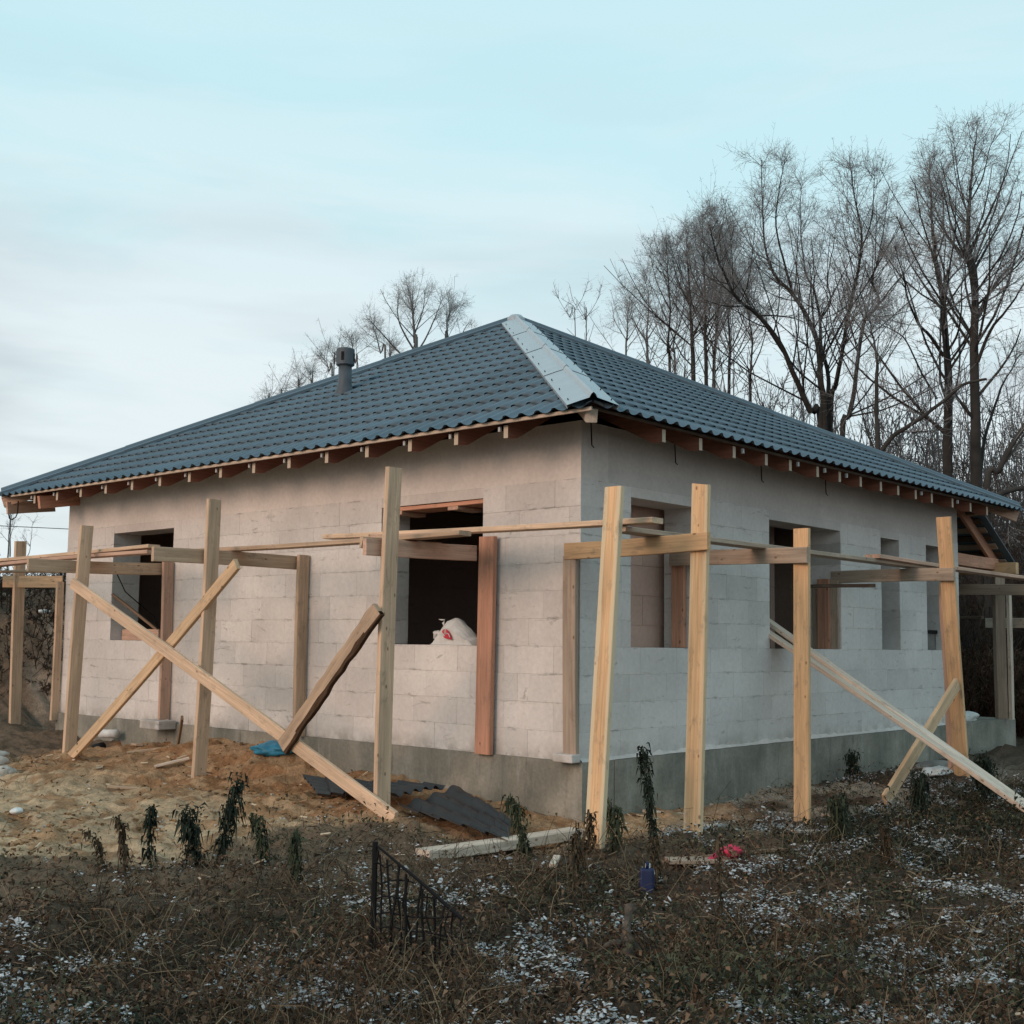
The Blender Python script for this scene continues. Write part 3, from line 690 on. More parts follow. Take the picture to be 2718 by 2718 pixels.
# two boards leaning from the window sill to the ground
plank('upper of two long pale boards sloping from the double window down to the weeds', (3.50, .16, 1.30), (3.42, -2.84, -.57), 'white', w=.14, t=.045, ext=(.1, .35))
plank('lower of two long pale boards sloping from the double window down to the weeds', (3.32, .06, 1.17), (3.28, -2.90, -.60), 'white', w=.14, t=.045, ext=(.1, .35))
def gplank(label, x0, y0, x1, y1, c, w=.15, t=.055, lift=0, z=None):
    return plank(label, (x0, y0, (gz(x0, y0) if z is None else z) + t / 2 + .03 + lift), (x1, y1, (gz(x1, y1) if z is None else z) + t / 2 + .03 + lift), c, w, t, hint=(y0 - y1, x1 - x0, 0))
gplank('white planed beam lying on the mud in front of the tall corner posts', -2.20, -.34, -.60, -.46, 'white', .16, .075, z=-.555)
gplank('dark wet board lying in the weeds beside the pink net', -1.0, -1.62, -.35, -2.15, 'grey', .16, .03)
gplank('narrow rotten lath lying behind the pink net', -.75, -1.75, -.15, -2.1, 'brown', .05, .02)

# ------------------------------------------------------------------ small things
def lump(name, mat, loc, size, seed=0, sub=3, amp=.25, fr=2.5, parent=None):
    r = 14 if sub > 2 else 9; th = np.linspace(0, np.pi, r); ph = np.linspace(0, 2 * np.pi, 2 * r, endpoint=False)
    T, Ph = np.meshgrid(th, ph, indexing='ij'); n_ = np.stack([np.sin(T) * np.cos(Ph), np.sin(T) * np.sin(Ph), np.cos(T)], -1).reshape(-1, 3)
    d_ = 1 + amp * 2 * (fbm(n_ * fr + seed * 7.3, 3, seed) - .5)
    v = n_ * d_[:, None] * np.array(size); m_ = 2 * r; f = []
    for i in range(r - 1):
        for j in range(m_): f.append((i * m_ + j, (i + 1) * m_ + j, (i + 1) * m_ + (j + 1) % m_, i * m_ + (j + 1) % m_))
    return obj(name, mesh(name, v, f, mat, True), parent, Matrix.Translation(loc))
# white carrier bag on the sill
bag = thing('plastic_bag', 'crumpled white carrier bag with a red print on the big window sill', 'bag', (.14, 1.62, 1.0))
prof = [(1.90, 1.0), (1.87, 1.03), (1.84, 1.08), (1.80, 1.15), (1.77, 1.19), (1.72, 1.245), (1.66, 1.262), (1.60, 1.255), (1.55, 1.215), (1.48, 1.155), (1.40, 1.085), (1.33, 1.06), (1.30, 1.0)]
prof = [(y, z) for y, z in prof]
v = []; f = []; nl = 9
cy_, cz_ = 1.6, 1.0
for k in range(nl):
    s = k / (nl - 1); x = -.0 + .24 * s; sc_ = math.sin(math.pi * (.14 + .72 * s)) ** .55
    for (y, z) in prof:
        q = vnoise(np.array([[y * 14, z * 14, s * 5]]), 3)[0] - .5
        v.append((x + q * .03, cy_ + (y - cy_) * (.85 + .15 * sc_), cz_ + .002 + (z - cz_) * (sc_ + q * .12 * sc_)))
m_ = len(prof)
for k in range(nl - 1):
    for j in range(m_ - 1): f.append((k * m_ + j, (k + 1) * m_ + j, (k + 1) * m_ + j + 1, k * m_ + j + 1))
f.append(tuple(range(m_))); f.append(tuple((nl - 1) * m_ + j for j in range(m_))[::-1])
obj('bag_body', mesh('bag_body', v, f, mWhiteP, False), bag)
B = MB(); B.tube([(.10, 1.81, 1.10), (.09, 1.86, 1.12), (.09, 1.90, 1.115), (.1, 1.905, 1.075), (.11, 1.88, 1.05)], [.02, .025, .03, .03, .018], 7); B.build('bag_handle', mWhiteP, bag, smooth=True)
B = MB(); B.tube([(.12, 1.80, 1.18), (.11, 1.815, 1.215), (.11, 1.79, 1.25), (.11, 1.83, 1.245), (.11, 1.875, 1.252)], [.018, .014, .012, .008, .004], 6); B.build('bag_handle', mWhiteP, bag, smooth=True)
# red printed emblem: a rounded leaf-like mark with pale strokes
mk = [(1.70, 1.125), (1.685, 1.15), (1.64, 1.152), (1.61, 1.135), (1.585, 1.10), (1.565, 1.055), (1.57, 1.05), (1.60, 1.058), (1.65, 1.063), (1.675, 1.075), (1.672, 1.105)]
B = MB(); B.poly([(-.022, y, z) for y, z in mk] + [(-.018, y, z) for y, z in mk], [tuple(range(len(mk)))[::-1], tuple(range(len(mk), 2 * len(mk)))]); pr = B.build('bag_print', mRed, bag)
for pts in ([(1.668, 1.145), (1.66, 1.12), (1.668, 1.10), (1.655, 1.085)], [(1.645, 1.15), (1.64, 1.10), (1.625, 1.115), (1.60, 1.10), (1.59, 1.075)]):
    B = MB(); B.tube([(-.023, y, z) for y, z in pts], .0045, 5); B.build('print_stroke', mWhiteP, pr)
# timber offcut and stick in the small left window
props(board('offcut', (.2, 7.85, 1.07), (.2, 6.98, 1.07), .145, .09, ZH, 'pink'), 'pinkish timber offcut lying on the sill of the small left window', 'timber')
props(board('stick', (-.0, 7.87, 1.60), (.32, 7.0, 1.02), .035, .03, ZH, 'brown'), 'dark stick leaning across the small left window opening', 'stick')
B = MB(); B.tube([(-.5, 6.95, 1.86), (-.35, 6.95, 1.6), (.1, 7.0, 1.3), (.2, 7.02, 1.02)], .007, 6); props(B.build('cable', mDark), 'thin dark cable hanging in front of the small left window', 'cable')
# white blocks under inner posts
def cobble_block(label, lo, hi): 
    c_ = [(lo[i] + hi[i]) / 2 for i in range(3)]; B = MB(); B.box([lo[i] - c_[i] for i in range(3)], [hi[i] - c_[i] for i in range(3)]); o = B.build('aerated_block', mBlock, None, Matrix.Translation(c_)); m2 = o.modifiers.new('b', 'BEVEL'); m2.width = .008; m2.segments = 2
    return props(o, label, 'block', 'block pieces under scaffold posts')
cobble_block('small white block piece under the corner scaffold post', (-.16, -.05, .003), (-.04, .17, .075))
cobble_block('white block piece under the pinkish post by the small window', (-.28, 6.2, -.06), (-.04, 6.62, .045))
# board with dark rail set in the last narrow window
w4 = thing('window_board', 'grey board with a dark top rail standing in the last narrow window', 'board', (7.68, .15, 1.0))
B = MB(); B.box((7.40, .14, 1.003), (7.96, .17, 1.22)); B.build('panel', mReedD, w4)
B = MB(); B.box((7.37, .12, 1.223), (7.97, .18, 1.27)); B.build('rail', mDark, w4)
# boards standing in the double window's right reveal
rb = thing('plank_stack', 'rough planks standing upright inside the double window against its right side', 'planks', (4.8, .3, 1.0))
for k in range(3): board('plank', (4.895, .075 + k * .115 + .0, 1.003), (4.895, .075 + k * .115, 1.80 - .02 * k), .105, .03, YH, ('grey', 'tan', 'grey')[k], rb)

# scrap metal tile sheets by the corner
def scrap(label, A, B_, C, D, nl, nw, seed):
    A, B_, C, D = map(np.array, (A, B_, C, D)); Lc = np.linalg.norm(B_ - A); Wd = np.linalg.norm(D - A)
    us = np.linspace(0, 1, nl); vs = np.linspace(0, 1, nw); Um, Vm = np.meshgrid(us, vs, indexing='ij')
    P_ = (1 - Um)[..., None] * ((1 - Vm)[..., None] * A + Vm[..., None] * D) + Um[..., None] * ((1 - Vm)[..., None] * B_ + Vm[..., None] * C)
    nn = np.cross(B_ - A, D - A); nn /= np.linalg.norm(nn); nn = nn * np.sign(nn[2])
    wv = .5 + .5 * np.cos(2 * np.pi * Vm * Wd / .183); fr = (Um * Lc / .35) % 1
    h = .042 * wv + .026 * (1 - fr) + .05 * (fbm(np.stack([Um * 2, Vm * 2, Um * 0 + seed], -1).reshape(-1, 3), 2, seed).reshape(Um.shape) - .4)
    P_ = P_ + h[..., None] * nn
    I, J = np.meshgrid(np.arange(nl - 1), np.arange(nw - 1), indexing='ij'); q = (I * nw + J).ravel()
    o = obj('metal_sheet', mesh('metal_sheet', P_.reshape(-1, 3), np.stack([q, q + nw, q + nw + 1, q + 1], -1), mScrap)); 
    return props(o, label, 'metal sheet', 'scrap roofing sheets on the ground')
scrap('dark corrugated tile sheet with a scalloped end lying behind the outer post by the wall', (-.54, 3.11, -.39), (-.55, 1.07, -.29), (-1.01, 1.23, -.34), (-.98, 2.33, -.44), 60, 44, 3)
scrap('dark tile sheet lying flat on the sand nearest the house corner', (-1.05, 1.15, -.44), (-1.46, -.50, -.50), (-.86, .0, -.43), (-.47, .98, -.29), 60, 44, 5)
# rumpled blue film
lump('plastic_film', mTarp, (-.35, 3.85, gz(-.35, 3.85) + .02), (.19, .26, .07), 4, amp=.5); o = bpy.data.objects['plastic_film']; props(o, 'crumpled bright blue plastic film on the sand by the wall', 'plastic film')
# blue canister in the weeds
cn_ = thing('canister', 'dark blue plastic canister with a white cap lying in the weeds', 'canister', (-1.75, -1.98, gz(-1.75, -1.98)))
M0 = Matrix.Translation((-1.75, -1.98, gz(-1.75, -1.98) + .07)) @ Matrix.Rotation(.55, 4, 'Z') @ Matrix.Rotation(.12, 4, 'Y') @ Matrix.Scale(.78, 4)
B = MB(); B.box((-.085, -.06, -.12), (.085, .06, .10)); o = B.build('canister_body', mBlue, cn_, M0); bv = o.modifiers.new('b', 'BEVEL'); bv.width = .02; bv.segments = 3
B = MB(); B.tube([(-.06, 0, .10), (-.05, 0, .145), (.03, 0, .145), (.045, 0, .10)], .012, 7); B.build('canister_handle', mBlue, cn_, M0, True)
B = MB(); B.box((-.055, -.064, .055), (.01, -.0605, .085)); B.build('canister_label', mWhiteP, cn_, M0)
B = MB(); B.lathe([(.022, .10), (.022, .135), (.0, .136)], 12, (.06, 0, 0)); B.build('canister_cap', mWhiteP, cn_, M0)
# pink net bag
pk = thing('net_bag', 'bright pink net bag dropped on a board among the weeds', 'net bag', (-.66, -1.95, gz(-.66, -1.95)))
lump('net_heap', mPink, (-.66, -1.95, gz(-.66, -1.95) + .07), (.065, .065, .045), 9, amp=.5, parent=pk)
B = MB(); B.tube([(-.70, -1.9, gz(-.7, -1.9) + .06), (-.80, -1.82, gz(-.8, -1.82) + .05), (-.86, -1.80, gz(-.86, -1.8) + .05)], [.03, .014, .006], 6); B.build('net_tail', mPink, pk, smooth=True)
# stump / root in the foreground
st = thing('tree_root', 'forked dead root sticking up out of the weeds in the foreground', 'root', (-2.95, -2.7, gz(-2.95, -2.7)))
g0 = gz(-2.95, -2.7)
def rt(name, pts, rad):
    r_ = random.Random(len(pts) + int(rad[0] * 1000)); P_, R_ = [], []
    for i in range(len(pts) - 1):
        for k in range(4):
            t = k / 4; P_.append([pts[i][j] * (1 - t) + pts[i + 1][j] * t + r_.uniform(-.006, .006) for j in range(3)]); R_.append((rad[i] * (1 - t) + rad[i + 1] * t) * r_.uniform(.8, 1.2))
    P_.append(pts[-1]); R_.append(rad[-1]); q_ = [(-2.95 + p_[0] * .68, -2.7 + p_[1] * .68, g0 + p_[2] * .68) for p_ in P_]
    B = MB(); B.tube(q_, [r * .68 for r in R_], 9); B.build(name, mRoot, st)
rt('stem', [(-.08, -.08, -.05), (-.03, -.02, .10), (.05, .02, .21), (.14, .06, .30)], [.06, .042, .034, .046])
rt('root_fork', [(-.03, -.02, .12), (.0, -.10, .03), (.03, -.16, -.06)], [.036, .03, .016])
rt('root_fork', [(-.05, -.04, .06), (-.16, .03, .07), (-.26, .10, .0)], [.03, .024, .008])
# dark wire fence remnant
fe = thing('wire_fence', 'sagging black wire fence remnant rising from the weeds in the foreground', 'fence', (-3.2, -.95, gz(-3.2, -.95)))
fa_, fb_ = Vector((-4.02, -1.86, 0)), Vector((-3.86, -2.35, 0))
fa_.z = gz(fa_.x, fa_.y); fb_.z = gz(fb_.x, fb_.y)
B = MB(); B.tube([fa_ - Vector((0, 0, .15)), fa_ + Vector((0, 0, .60))], .015, 7); B.build('fence_post', mDark, fe)
B = MB(); B.tube([fa_ + Vector((0, 0, .585)), fa_.lerp(fb_, .5) + Vector((0, 0, .42)), fb_ + Vector((.0, 0, .24))], [.006, .009, .012], 6); B.build('fence_rail', mDark, fe)
for k in range(15):
    t = (k + .6) / 15.2; top = .57 - .34 * t; q0 = fa_.lerp(fb_, t); q1 = fa_.lerp(fb_, min(1, t + rnd.uniform(-.05, .05)))
    B = MB(); B.tube([(q0.x, q0.y, gz(q0.x, q0.y) - .06), (q0.x + rnd.uniform(-.02, .02), q0.y + rnd.uniform(-.02, .02), q0.z + top * .35), (q1.x + rnd.uniform(-.02, .02), q1.y + rnd.uniform(-.02, .02), q0.z + top * .7), (q1.x, q1.y, q1.z + .57 - .34 * min(1, t))], rnd.uniform(.004, .008), 5); B.build('fence_wire', mDark, fe)
for hz_ in (.08, .16, .24, .32, .40, .48):
    B = MB(); t_ = min(1, (.56 - hz_) / .34); B.tube([fa_.lerp(fb_, t_ * j / 5) + Vector((rnd.uniform(-.015, .015), 0, hz_ + rnd.uniform(-.018, .018))) for j in range(6)], .0045, 5); B.build('fence_wire', mDark, fe)
# rubble and chips
def stone(label, x, y, s, mat=mStone, name='stone', cat='stone', group=None, sd=0, dz=0):
    o = lump(name, mat, (x, y, gz(x, y) + s[2] * .3 + dz), s, sd, 2, .3); return props(o, label, cat, group)
for k in range(11):
    a = k / 10; x = -2.5 + .75 * a + rnd.uniform(-.1, .1); y = 5.7 + 1.3 * a + rnd.uniform(-.35, .35)
    o = stone('pale rubble lump in the heap beside the far left scaffold post', x, y, (rnd.uniform(.07, .14), rnd.uniform(.07, .16), rnd.uniform(.04, .07)), mStone, 'rubble', 'rubble', 'pale rubble heap by the left scaffold', k + 1)
stone('lone white stone on the open sand at the far left', -3.42, 3.3, (.055, .06, .03), mWhiteP, sd=20)
B = MB(); zz = gz(-.15, 7.55); B.tube([(-.22, 7.62, zz + .13), (-.14, 7.36, zz + .14)], .055, 12); props(B.build('pipe_end', mWhiteP, None, None, True), 'short white pipe stub by the foundation under the small window', 'pipe')
B = MB(); zz = gz(-.5, 7.2); B.tube([(-.5, 7.25, zz + .02), (-.48, 7.1, zz + .05)], [.05, .05], 10); props(B.build('bucket', mDark, None, None, True), 'small black bucket tipped over near the white pipe stub', 'bucket')
for k, (x, y) in enumerate(((9.1, .22),)):
    props(lump('film_scrap', mWhiteP, (x, y, .03), (.30, .14, .10), 30 + k, amp=.6), 'crumpled white film lying on top of the porch foundation', 'plastic film')
props(lump('film_scrap', mWhiteP, (5.35, -.95, gz(5.35, -.95) + .03), (.32, .16, .06), 41, amp=.5), 'snowy white film sheet on the ground behind the far orange post', 'plastic film')
props(lump('roof_felt', mReedD, (5.75, -.72, gz(5.75, -.72) + .06), (.42, .12, .07), 43, amp=.25), 'grey rolled felt lying by the foundation behind the far orange post', 'felt')
B = MB(); zz = gz(5.2, 13.0); B.poly([(1.1, 11.3, .02), (1.05, 11.45, .02), (1.35, 11.55, .55), (1.1, 11.35, .0), (1.08, 11.47, .0), (1.36, 11.56, .53)], [(0, 1, 2), (5, 4, 3), (0, 3, 4, 1), (1, 4, 5, 2), (2, 5, 3, 0)])
props(B.build('metal_shard', mBracket), 'pale sheet offcut leaning on the dark bank past the house end', 'sheet offcut')
for k, (x, y, c_, L_, w_) in enumerate((( -.4, 6.4, 'tan', .4, .08), (-.9, 4.6, 'white', .35, .06), (-1.9, 3.9, 'tan', .3, .05), (-.5, 5.6, 'pale', .5, .04), (.6, -1.05, 'white', .34, .05), (1.2, -.35, 'white', .5, .08), (2.0, -1.5, 'pale', .4, .06), (-1.9, -1.3, 'white', .22, .05), (1.0, -1.75, 'white', .3, .05))):
    a = rnd.uniform(0, 3); zz = gz(x, y) + .03
    lab = ('brown offcut by the wall under the far scaffold post', 'white lath piece on the sand near the middle outer post', 'brown splinter on the open sand left of the middle post', 'thin pale lath on the sand heap against the wall', 'white chip of wood between the two tall corner posts', 'flat white offcut lying against the shaded foundation', 'pale offcut beside the base of the single orange post', 'small white chip of wood near the blue canister', 'white lath piece near the pink net bag')[k]
    props(board('offcut', (x, y, zz), (x + L_ * math.cos(a), y + L_ * math.sin(a), gz(x + L_ * math.cos(a), y + L_ * math.sin(a)) + .03), w_, .025, (-math.sin(a), math.cos(a), 0), c_), lab, 'offcut', 'wood offcuts on the ground')
for k, (x, y, dz_) in enumerate(((1.2, 12.0, .02),)):
    props(lump('film_scrap', mWhiteP, (x, y, gz(x, y) + dz_), (.12, .07, .04), 50 + k, amp=.5), ('white scrap half way up the dark bank past the house end', 'white scrap highest on the dark bank beside the house corner', 'white scrap lowest at the foot of the dark bank')[k], 'scrap')
# standing splinter by the wall
props(board('splinter', (-.15, 6.0, -.3), (-.35, 5.6, .12), .06, .03, (0, 0, 1), 'brown'), 'dark broken splinter poking from the sand heap by the wall', 'splinter')
B = MB(); B.tube([(-60, 62, 6.0), (-25, 45, 5.0), (0, 33, 4.35), (30, 18.5, 4.25)], .012, 5); props(B.build('power_cable', mDark), 'thin overhead cable crossing the sky at the far left', 'cable')
# ------------------------------------------------------------------ trees
def at(px, py, dep):
    """point seen at photo pixel (px, py) at the given distance along the view axis: trees traced at their own distance"""
    d = CF + CR * (px - 1359) / 3233.2 + CU * (1406.8 - py) / 3233.2
    return CAM + d * dep
def prisms(P0, P1, R0, R1, k):
    d = P1 - P0; L = np.linalg.norm(d, axis=1, keepdims=True); d = d / np.maximum(L, 1e-6)
    ref = np.where(np.abs(d[:, 2:3]) > .9, np.array([[1., 0, 0]]), np.array([[0., 0, 1]])); a = np.cross(d, ref); a /= np.linalg.norm(a, axis=1, keepdims=True); c = np.cross(d, a)
    n_ = len(P0); V = np.zeros((n_, 2 * k, 3))
    for j in range(k):
        t = 2 * math.pi * j / k; o_ = a * math.cos(t) + c * math.sin(t)
        V[:, j] = P0 + o_ * R0[:, None]; V[:, k + j] = P1 + o_ * R1[:, None]
    b = (np.arange(n_) * 2 * k)[:, None]; F = np.concatenate([b + np.array([[j, (j + 1) % k, k + (j + 1) % k, k + j]]) for j in range(k)], 0)
    return V.reshape(-1, 3), F
def tubes(P, R, k):
    """continuous tapered tubes along polylines P (m, s, 3)"""
    m, s_, _ = P.shape; T = np.empty_like(P); T[:, 1:-1] = P[:, 2:] - P[:, :-2]; T[:, 0] = P[:, 1] - P[:, 0]; T[:, -1] = P[:, -1] - P[:, -2]
    T /= np.maximum(np.linalg.norm(T, axis=2, keepdims=True), 1e-6); md = (P[:, -1] - P[:, 0]); md = md / np.maximum(np.linalg.norm(md, axis=1, keepdims=True), 1e-6)
    ref = np.where(np.abs(md[:, :1]) < .8, np.array([[1., .13, 0]]), np.array([[0., 1, .13]]))[:, None]
    a = np.cross(T, np.broadcast_to(ref, T.shape)); a /= np.maximum(np.linalg.norm(a, axis=2, keepdims=True), 1e-6); c = np.cross(T, a); V = np.empty((m, s_, k, 3))
    for j in range(k):
        t = 2 * math.pi * j / k; V[:, :, j] = P + (a * math.cos(t) + c * math.sin(t)) * R[..., None]
    b = (np.arange(m)[:, None] * s_ + np.arange(s_ - 1)[None]).ravel() * k
    F = np.concatenate([b[:, None] + np.array([[j, (j + 1) % k, k + (j + 1) % k, k + j]]) for j in range(k)], 0)
    return V.reshape(-1, 3), F
def polyseg(P, R): return P[:, :-1].reshape(-1, 3), P[:, 1:].reshape(-1, 3), R[:, :-1].ravel(), R[:, 1:].ravel()
def smooth(pts, rad, per=4):
    pts = np.array(pts, float); rad = np.array(rad, float); out = []; ro = []
    n_ = len(pts)
    for i in range(n_ - 1):
        p0 = pts[max(i - 1, 0)]; p1 = pts[i]; p2 = pts[i + 1]; p3 = pts[min(i + 2, n_ - 1)]
        for t in np.arange(per) / per:
            out.append(.5 * ((2 * p1) + (-p0 + p2) * t + (2 * p0 - 5 * p1 + 4 * p2 - p3) * t * t + (-p0 + 3 * p1 - 3 * p2 + p3) * t ** 3)); ro.append(rad[i] + (rad[i + 1] - rad[i]) * t)
    out.append(pts[-1]); ro.append(rad[-1]); return np.array(out), np.array(ro)
def spawn(rng, P, R, n_, tmin, L, spread, up, nseg=4, rfac=.55, rmin=.0025, tpow=1.0, wob=.12):
    """children of polylines P (m,s,3), R (m,s): n_ on each; returns polylines (m*n_, nseg+1, 3)"""
    m, s = R.shape; t = tmin + (1 - tmin) * rng.random((m, n_)) ** tpow; x = t * (s - 1); i = np.minimum(x.astype(int), s - 2); f = (x - i)[..., None]
    r_ = np.arange(m)[:, None]; B0 = P[r_, i]; B1 = P[r_, i + 1]; base_ = (B0 * (1 - f) + B1 * f).reshape(-1, 3); rad = (R[r_, i] * (1 - f[..., 0]) + R[r_, i + 1] * f[..., 0]).ravel()
    D = (B1 - B0).reshape(-1, 3); D /= np.maximum(np.linalg.norm(D, axis=1, keepdims=True), 1e-6)
    q = rng.normal(size=D.shape); q -= D * (q * D).sum(1, keepdims=True); q /= np.linalg.norm(q, axis=1, keepdims=True)
    ang = spread * (.7 + .6 * rng.random(len(D)))[:, None]; d = D * np.cos(ang) + q * np.sin(ang)
    ln = (L * (.55 + .8 * rng.random(len(D))) * np.maximum(1.15 - 1.05 * t.ravel(), .10))[:, None] / nseg
    pts = [base_]; p = base_
    for k in range(nseg):
        d = d + np.array([0, 0, up]) + rng.normal(size=d.shape) * wob; d /= np.linalg.norm(d, axis=1, keepdims=True); p = p + d * ln; pts.append(p)
    PP = np.stack(pts, 1); r0 = np.maximum(rad * rfac, rmin * 1.6)
    RR = r0[:, None] * np.linspace(1, .35, nseg + 1)[None]; RR = np.maximum(RR, rmin); return PP, RR
def tree(name, label, limbs, seed, cat='tree', group=None, n1=16, n2=10, n3=6, L=(3.0, 1.1, .42), up=.10, tmin=.13, twig=None, spread=.78, rmin=.0019):
    rng = np.random.default_rng(seed); tw = twig or mTwig
    T = thing(name, label, cat, tuple(limbs[0][0][:3]), group)
    V = []; F = []; o_ = 0; Vt = []; Ft = []; ot = 0
    for pts in limbs:
        pts = np.array(pts, float); P, R = smooth(pts[:, :3], pts[:, 3]); 
        jit = np.cumsum(rng.normal(size=P.shape) * .012 * np.linspace(0, 1, len(P))[:, None], 0); P = P + jit
        v, f = tubes(P[None], R[None], 8); V.append(v); F.append(f + o_); o_ += len(v)
        hl = np.linalg.norm(P[-1] - P[0]); sc_ = min(1.25, max(.5, hl / 8))
        k1 = max(3, int(n1 * hl / 7))
        A, AR = spawn(rng, P[None], R[None], k1, tmin, L[0] * sc_, spread, up, 5, .36, .005, .8, .08)
        v, f = tubes(A, AR, 5); V.append(v); F.append(f + o_); o_ += len(v)
        lead = np.concatenate([A, ], 0)
        Bp, BR = spawn(rng, A, AR, n2, .12, L[1], .8, up * .6, 4, .5, rmin, 1.0, .22)
        # direct twigs on the leader's upper part as well
        B2, BR2 = spawn(rng, P[None], R[None], k1 * 2, .5, L[1] * .8, .7, up * .8, 4, .22, rmin)
        Bp = np.concatenate([Bp, B2]); BR = np.concatenate([BR, BR2])
        v, f = tubes(Bp, BR, 3); Vt.append(v); Ft.append(f + ot); ot += len(v)
        Cp, CRr = spawn(rng, Bp, BR, n3, .15, L[2], .85, up * .4, 3, .7, rmin, 1.0, .2)
        v, f = tubes(Cp, CRr, 3); Vt.append(v); Ft.append(f + ot); ot += len(v)
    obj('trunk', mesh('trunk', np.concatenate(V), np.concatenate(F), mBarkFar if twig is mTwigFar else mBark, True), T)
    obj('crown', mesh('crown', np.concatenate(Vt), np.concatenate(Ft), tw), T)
    return T
def tl(pts, dep, r0, r1, dd=0.0, root=True):
    r0 *= .40; r1 *= .5
    """limb traced from the photo crop (crop pixels), radius tapering r0 -> r1, drifting dd metres in depth"""
    out = []; n_ = len(pts)
    for i, (x, y) in enumerate(pts):
        s = i / (n_ - 1); y = y + 40 * max(0, 1 - y / 1100); p = at(1650 + x * .5693, 250 + y * .5693, dep + dd * s ** 1.3); out.append((*p, r0 + (r1 - r0) * s))
    if root:
        p = np.array(out[0][:3]); out.insert(0, (p[0], p[1], -.6, r0 * 1.25))
    return out
GT = 'bare trees behind the house'
tree('tree', 'large bare tree whose several stems fan out like a vase from just above the roof', [
    tl([(930, 1570), (880, 1480), (800, 1300), (740, 1160), (640, 1030), (540, 940), (480, 820), (440, 700), (420, 590)], 29, .20, .02, -2.5),
    tl([(945, 1560), (930, 1350), (915, 1170), (870, 1050), (800, 930), (710, 830), (670, 700), (660, 500), (650, 290)], 29, .20, .015, 1.0),
    tl([(800, 930), (760, 780), (720, 600), (735, 420), (762, 290)], 29.6, .085, .012, -1.5, False),
    tl([(960, 1560), (965, 1330), (930, 1170), (925, 1050), (900, 900), (860, 820), (840, 640), (835, 400)], 29.3, .15, .012, 2.0),
    tl([(925, 1050), (975, 960), (960, 860), (985, 700), (1000, 540)], 29.5, .07, .01, 1.6, False),
    tl([(972, 1560), (1000, 1350), (1030, 1200), (1060, 1000), (1105, 800), (1115, 650), (1080, 450), (1065, 300)], 29.2, .17, .013, -1.5),
    tl([(1110, 720), (1160, 600), (1180, 450), (1190, 330)], 28.6, .06, .01, -.8, False),
    tl([(640, 1030), (700, 1030), (790, 1040), (850, 1060)], 27.5, .05, .02, .6, False)], 3, group=GT)
tree('tree', 'slim crooked bare tree standing just right of the vase shaped tree', [
    tl([(1028, 1640), (1060, 1500), (1085, 1380), (1110, 1180), (1140, 1050), (1205, 970), (1175, 860), (1200, 760), (1225, 600), (1245, 390)], 28, .17, .012, 1.5),
    tl([(1205, 970), (1270, 880), (1340, 800), (1400, 720)], 28.6, .06, .012, -1.0, False),
    tl([(1140, 1050), (1130, 960), (1110, 900), (1140, 860)], 28.5, .05, .012, 1.0, False)], 5, group=GT)
tree('tree', 'tall bare tree with a thick straight trunk, left of the two tallest at the right', [
    tl([(1520, 1810), (1522, 1500), (1518, 1300), (1510, 1180), (1490, 950), (1465, 760), (1450, 600), (1438, 420), (1430, 270)], 26, .27, .012, .8),
    tl([(1500, 1220), (1440, 1130), (1380, 1060), (1330, 930), (1320, 840), (1280, 700)], 26, .10, .012, -2.0, False),
    tl([(1495, 1000), (1440, 930), (1380, 830), (1340, 760), (1300, 610)], 26, .08, .01, 1.6, False),
    tl([(1525, 1190), (1570, 1110), (1590, 960), (1610, 800)], 26, .08, .012, -1.3, False),
    tl([(1490, 940), (1530, 850), (1580, 790), (1600, 700)], 26.2, .07, .01, 1.2, False),
    tl([(1470, 1420), (1400, 1300), (1330, 1150), (1270, 1100), (1200, 1060)], 26.2, .06, .012, -1.6, False),
    tl([(1465, 760), (1500, 640), (1500, 480), (1480, 340)], 26.4, .05, .008, -.7, False)], 8, n1=17, group=GT)
tree('tree', 'tallest bare tree at the right with a narrow fanning top reaching near the sky', [
    tl([(1655, 1850), (1650, 1500), (1642, 1200), (1645, 1000), (1640, 820), (1612, 700), (1620, 560), (1640, 400), (1655, 250), (1668, 95)], 25, .28, .012, 1.0),
    tl([(1645, 1010), (1620, 800), (1560, 640), (1520, 500), (1490, 380)], 25.2, .09, .01, -1.2, False),
    tl([(1640, 820), (1680, 740), (1740, 620), (1800, 480), (1850, 320)], 25.4, .09, .01, 1.5, False),
    tl([(1660, 1250), (1720, 1100), (1800, 1000), (1880, 880), (1950, 700)], 25, .10, .012, -1.6, False),
    tl([(1650, 1050), (1700, 960), (1760, 850), (1850, 760), (1930, 640)], 25.3, .08, .01, 1.4, False),
    tl([(1622, 560), (1580, 420), (1560, 260), (1540, 130)], 25.8, .05, .008, .6, False),
    tl([(1630, 470), (1690, 350), (1720, 220), (1760, 120)], 25.8, .05, .008, -.8, False),
    tl([(1670, 1800), (1690, 1620), (1740, 1450), (1800, 1320), (1870, 1220)], 25.2, .11, .02, 1.0, False)], 9, n1=17, group=GT)
tree('tree', 'leaning bare tree whose heavy limb rises to the right across the tall trunks', [
    tl([(1195, 1700), (1190, 1500), (1188, 1300), (1190, 1240), (1170, 1120), (1150, 1050)], 24, .13, .02, .5),
    tl([(1200, 1680), (1260, 1600), (1330, 1550), (1400, 1500), (1500, 1425), (1590, 1340), (1690, 1310)], 24, .13, .05, -.6, False),
    tl([(1180, 1660), (1130, 1530), (1100, 1400), (1080, 1300)], 24.2, .05, .012, 1.0, False)], 13, n1=8, group=GT)
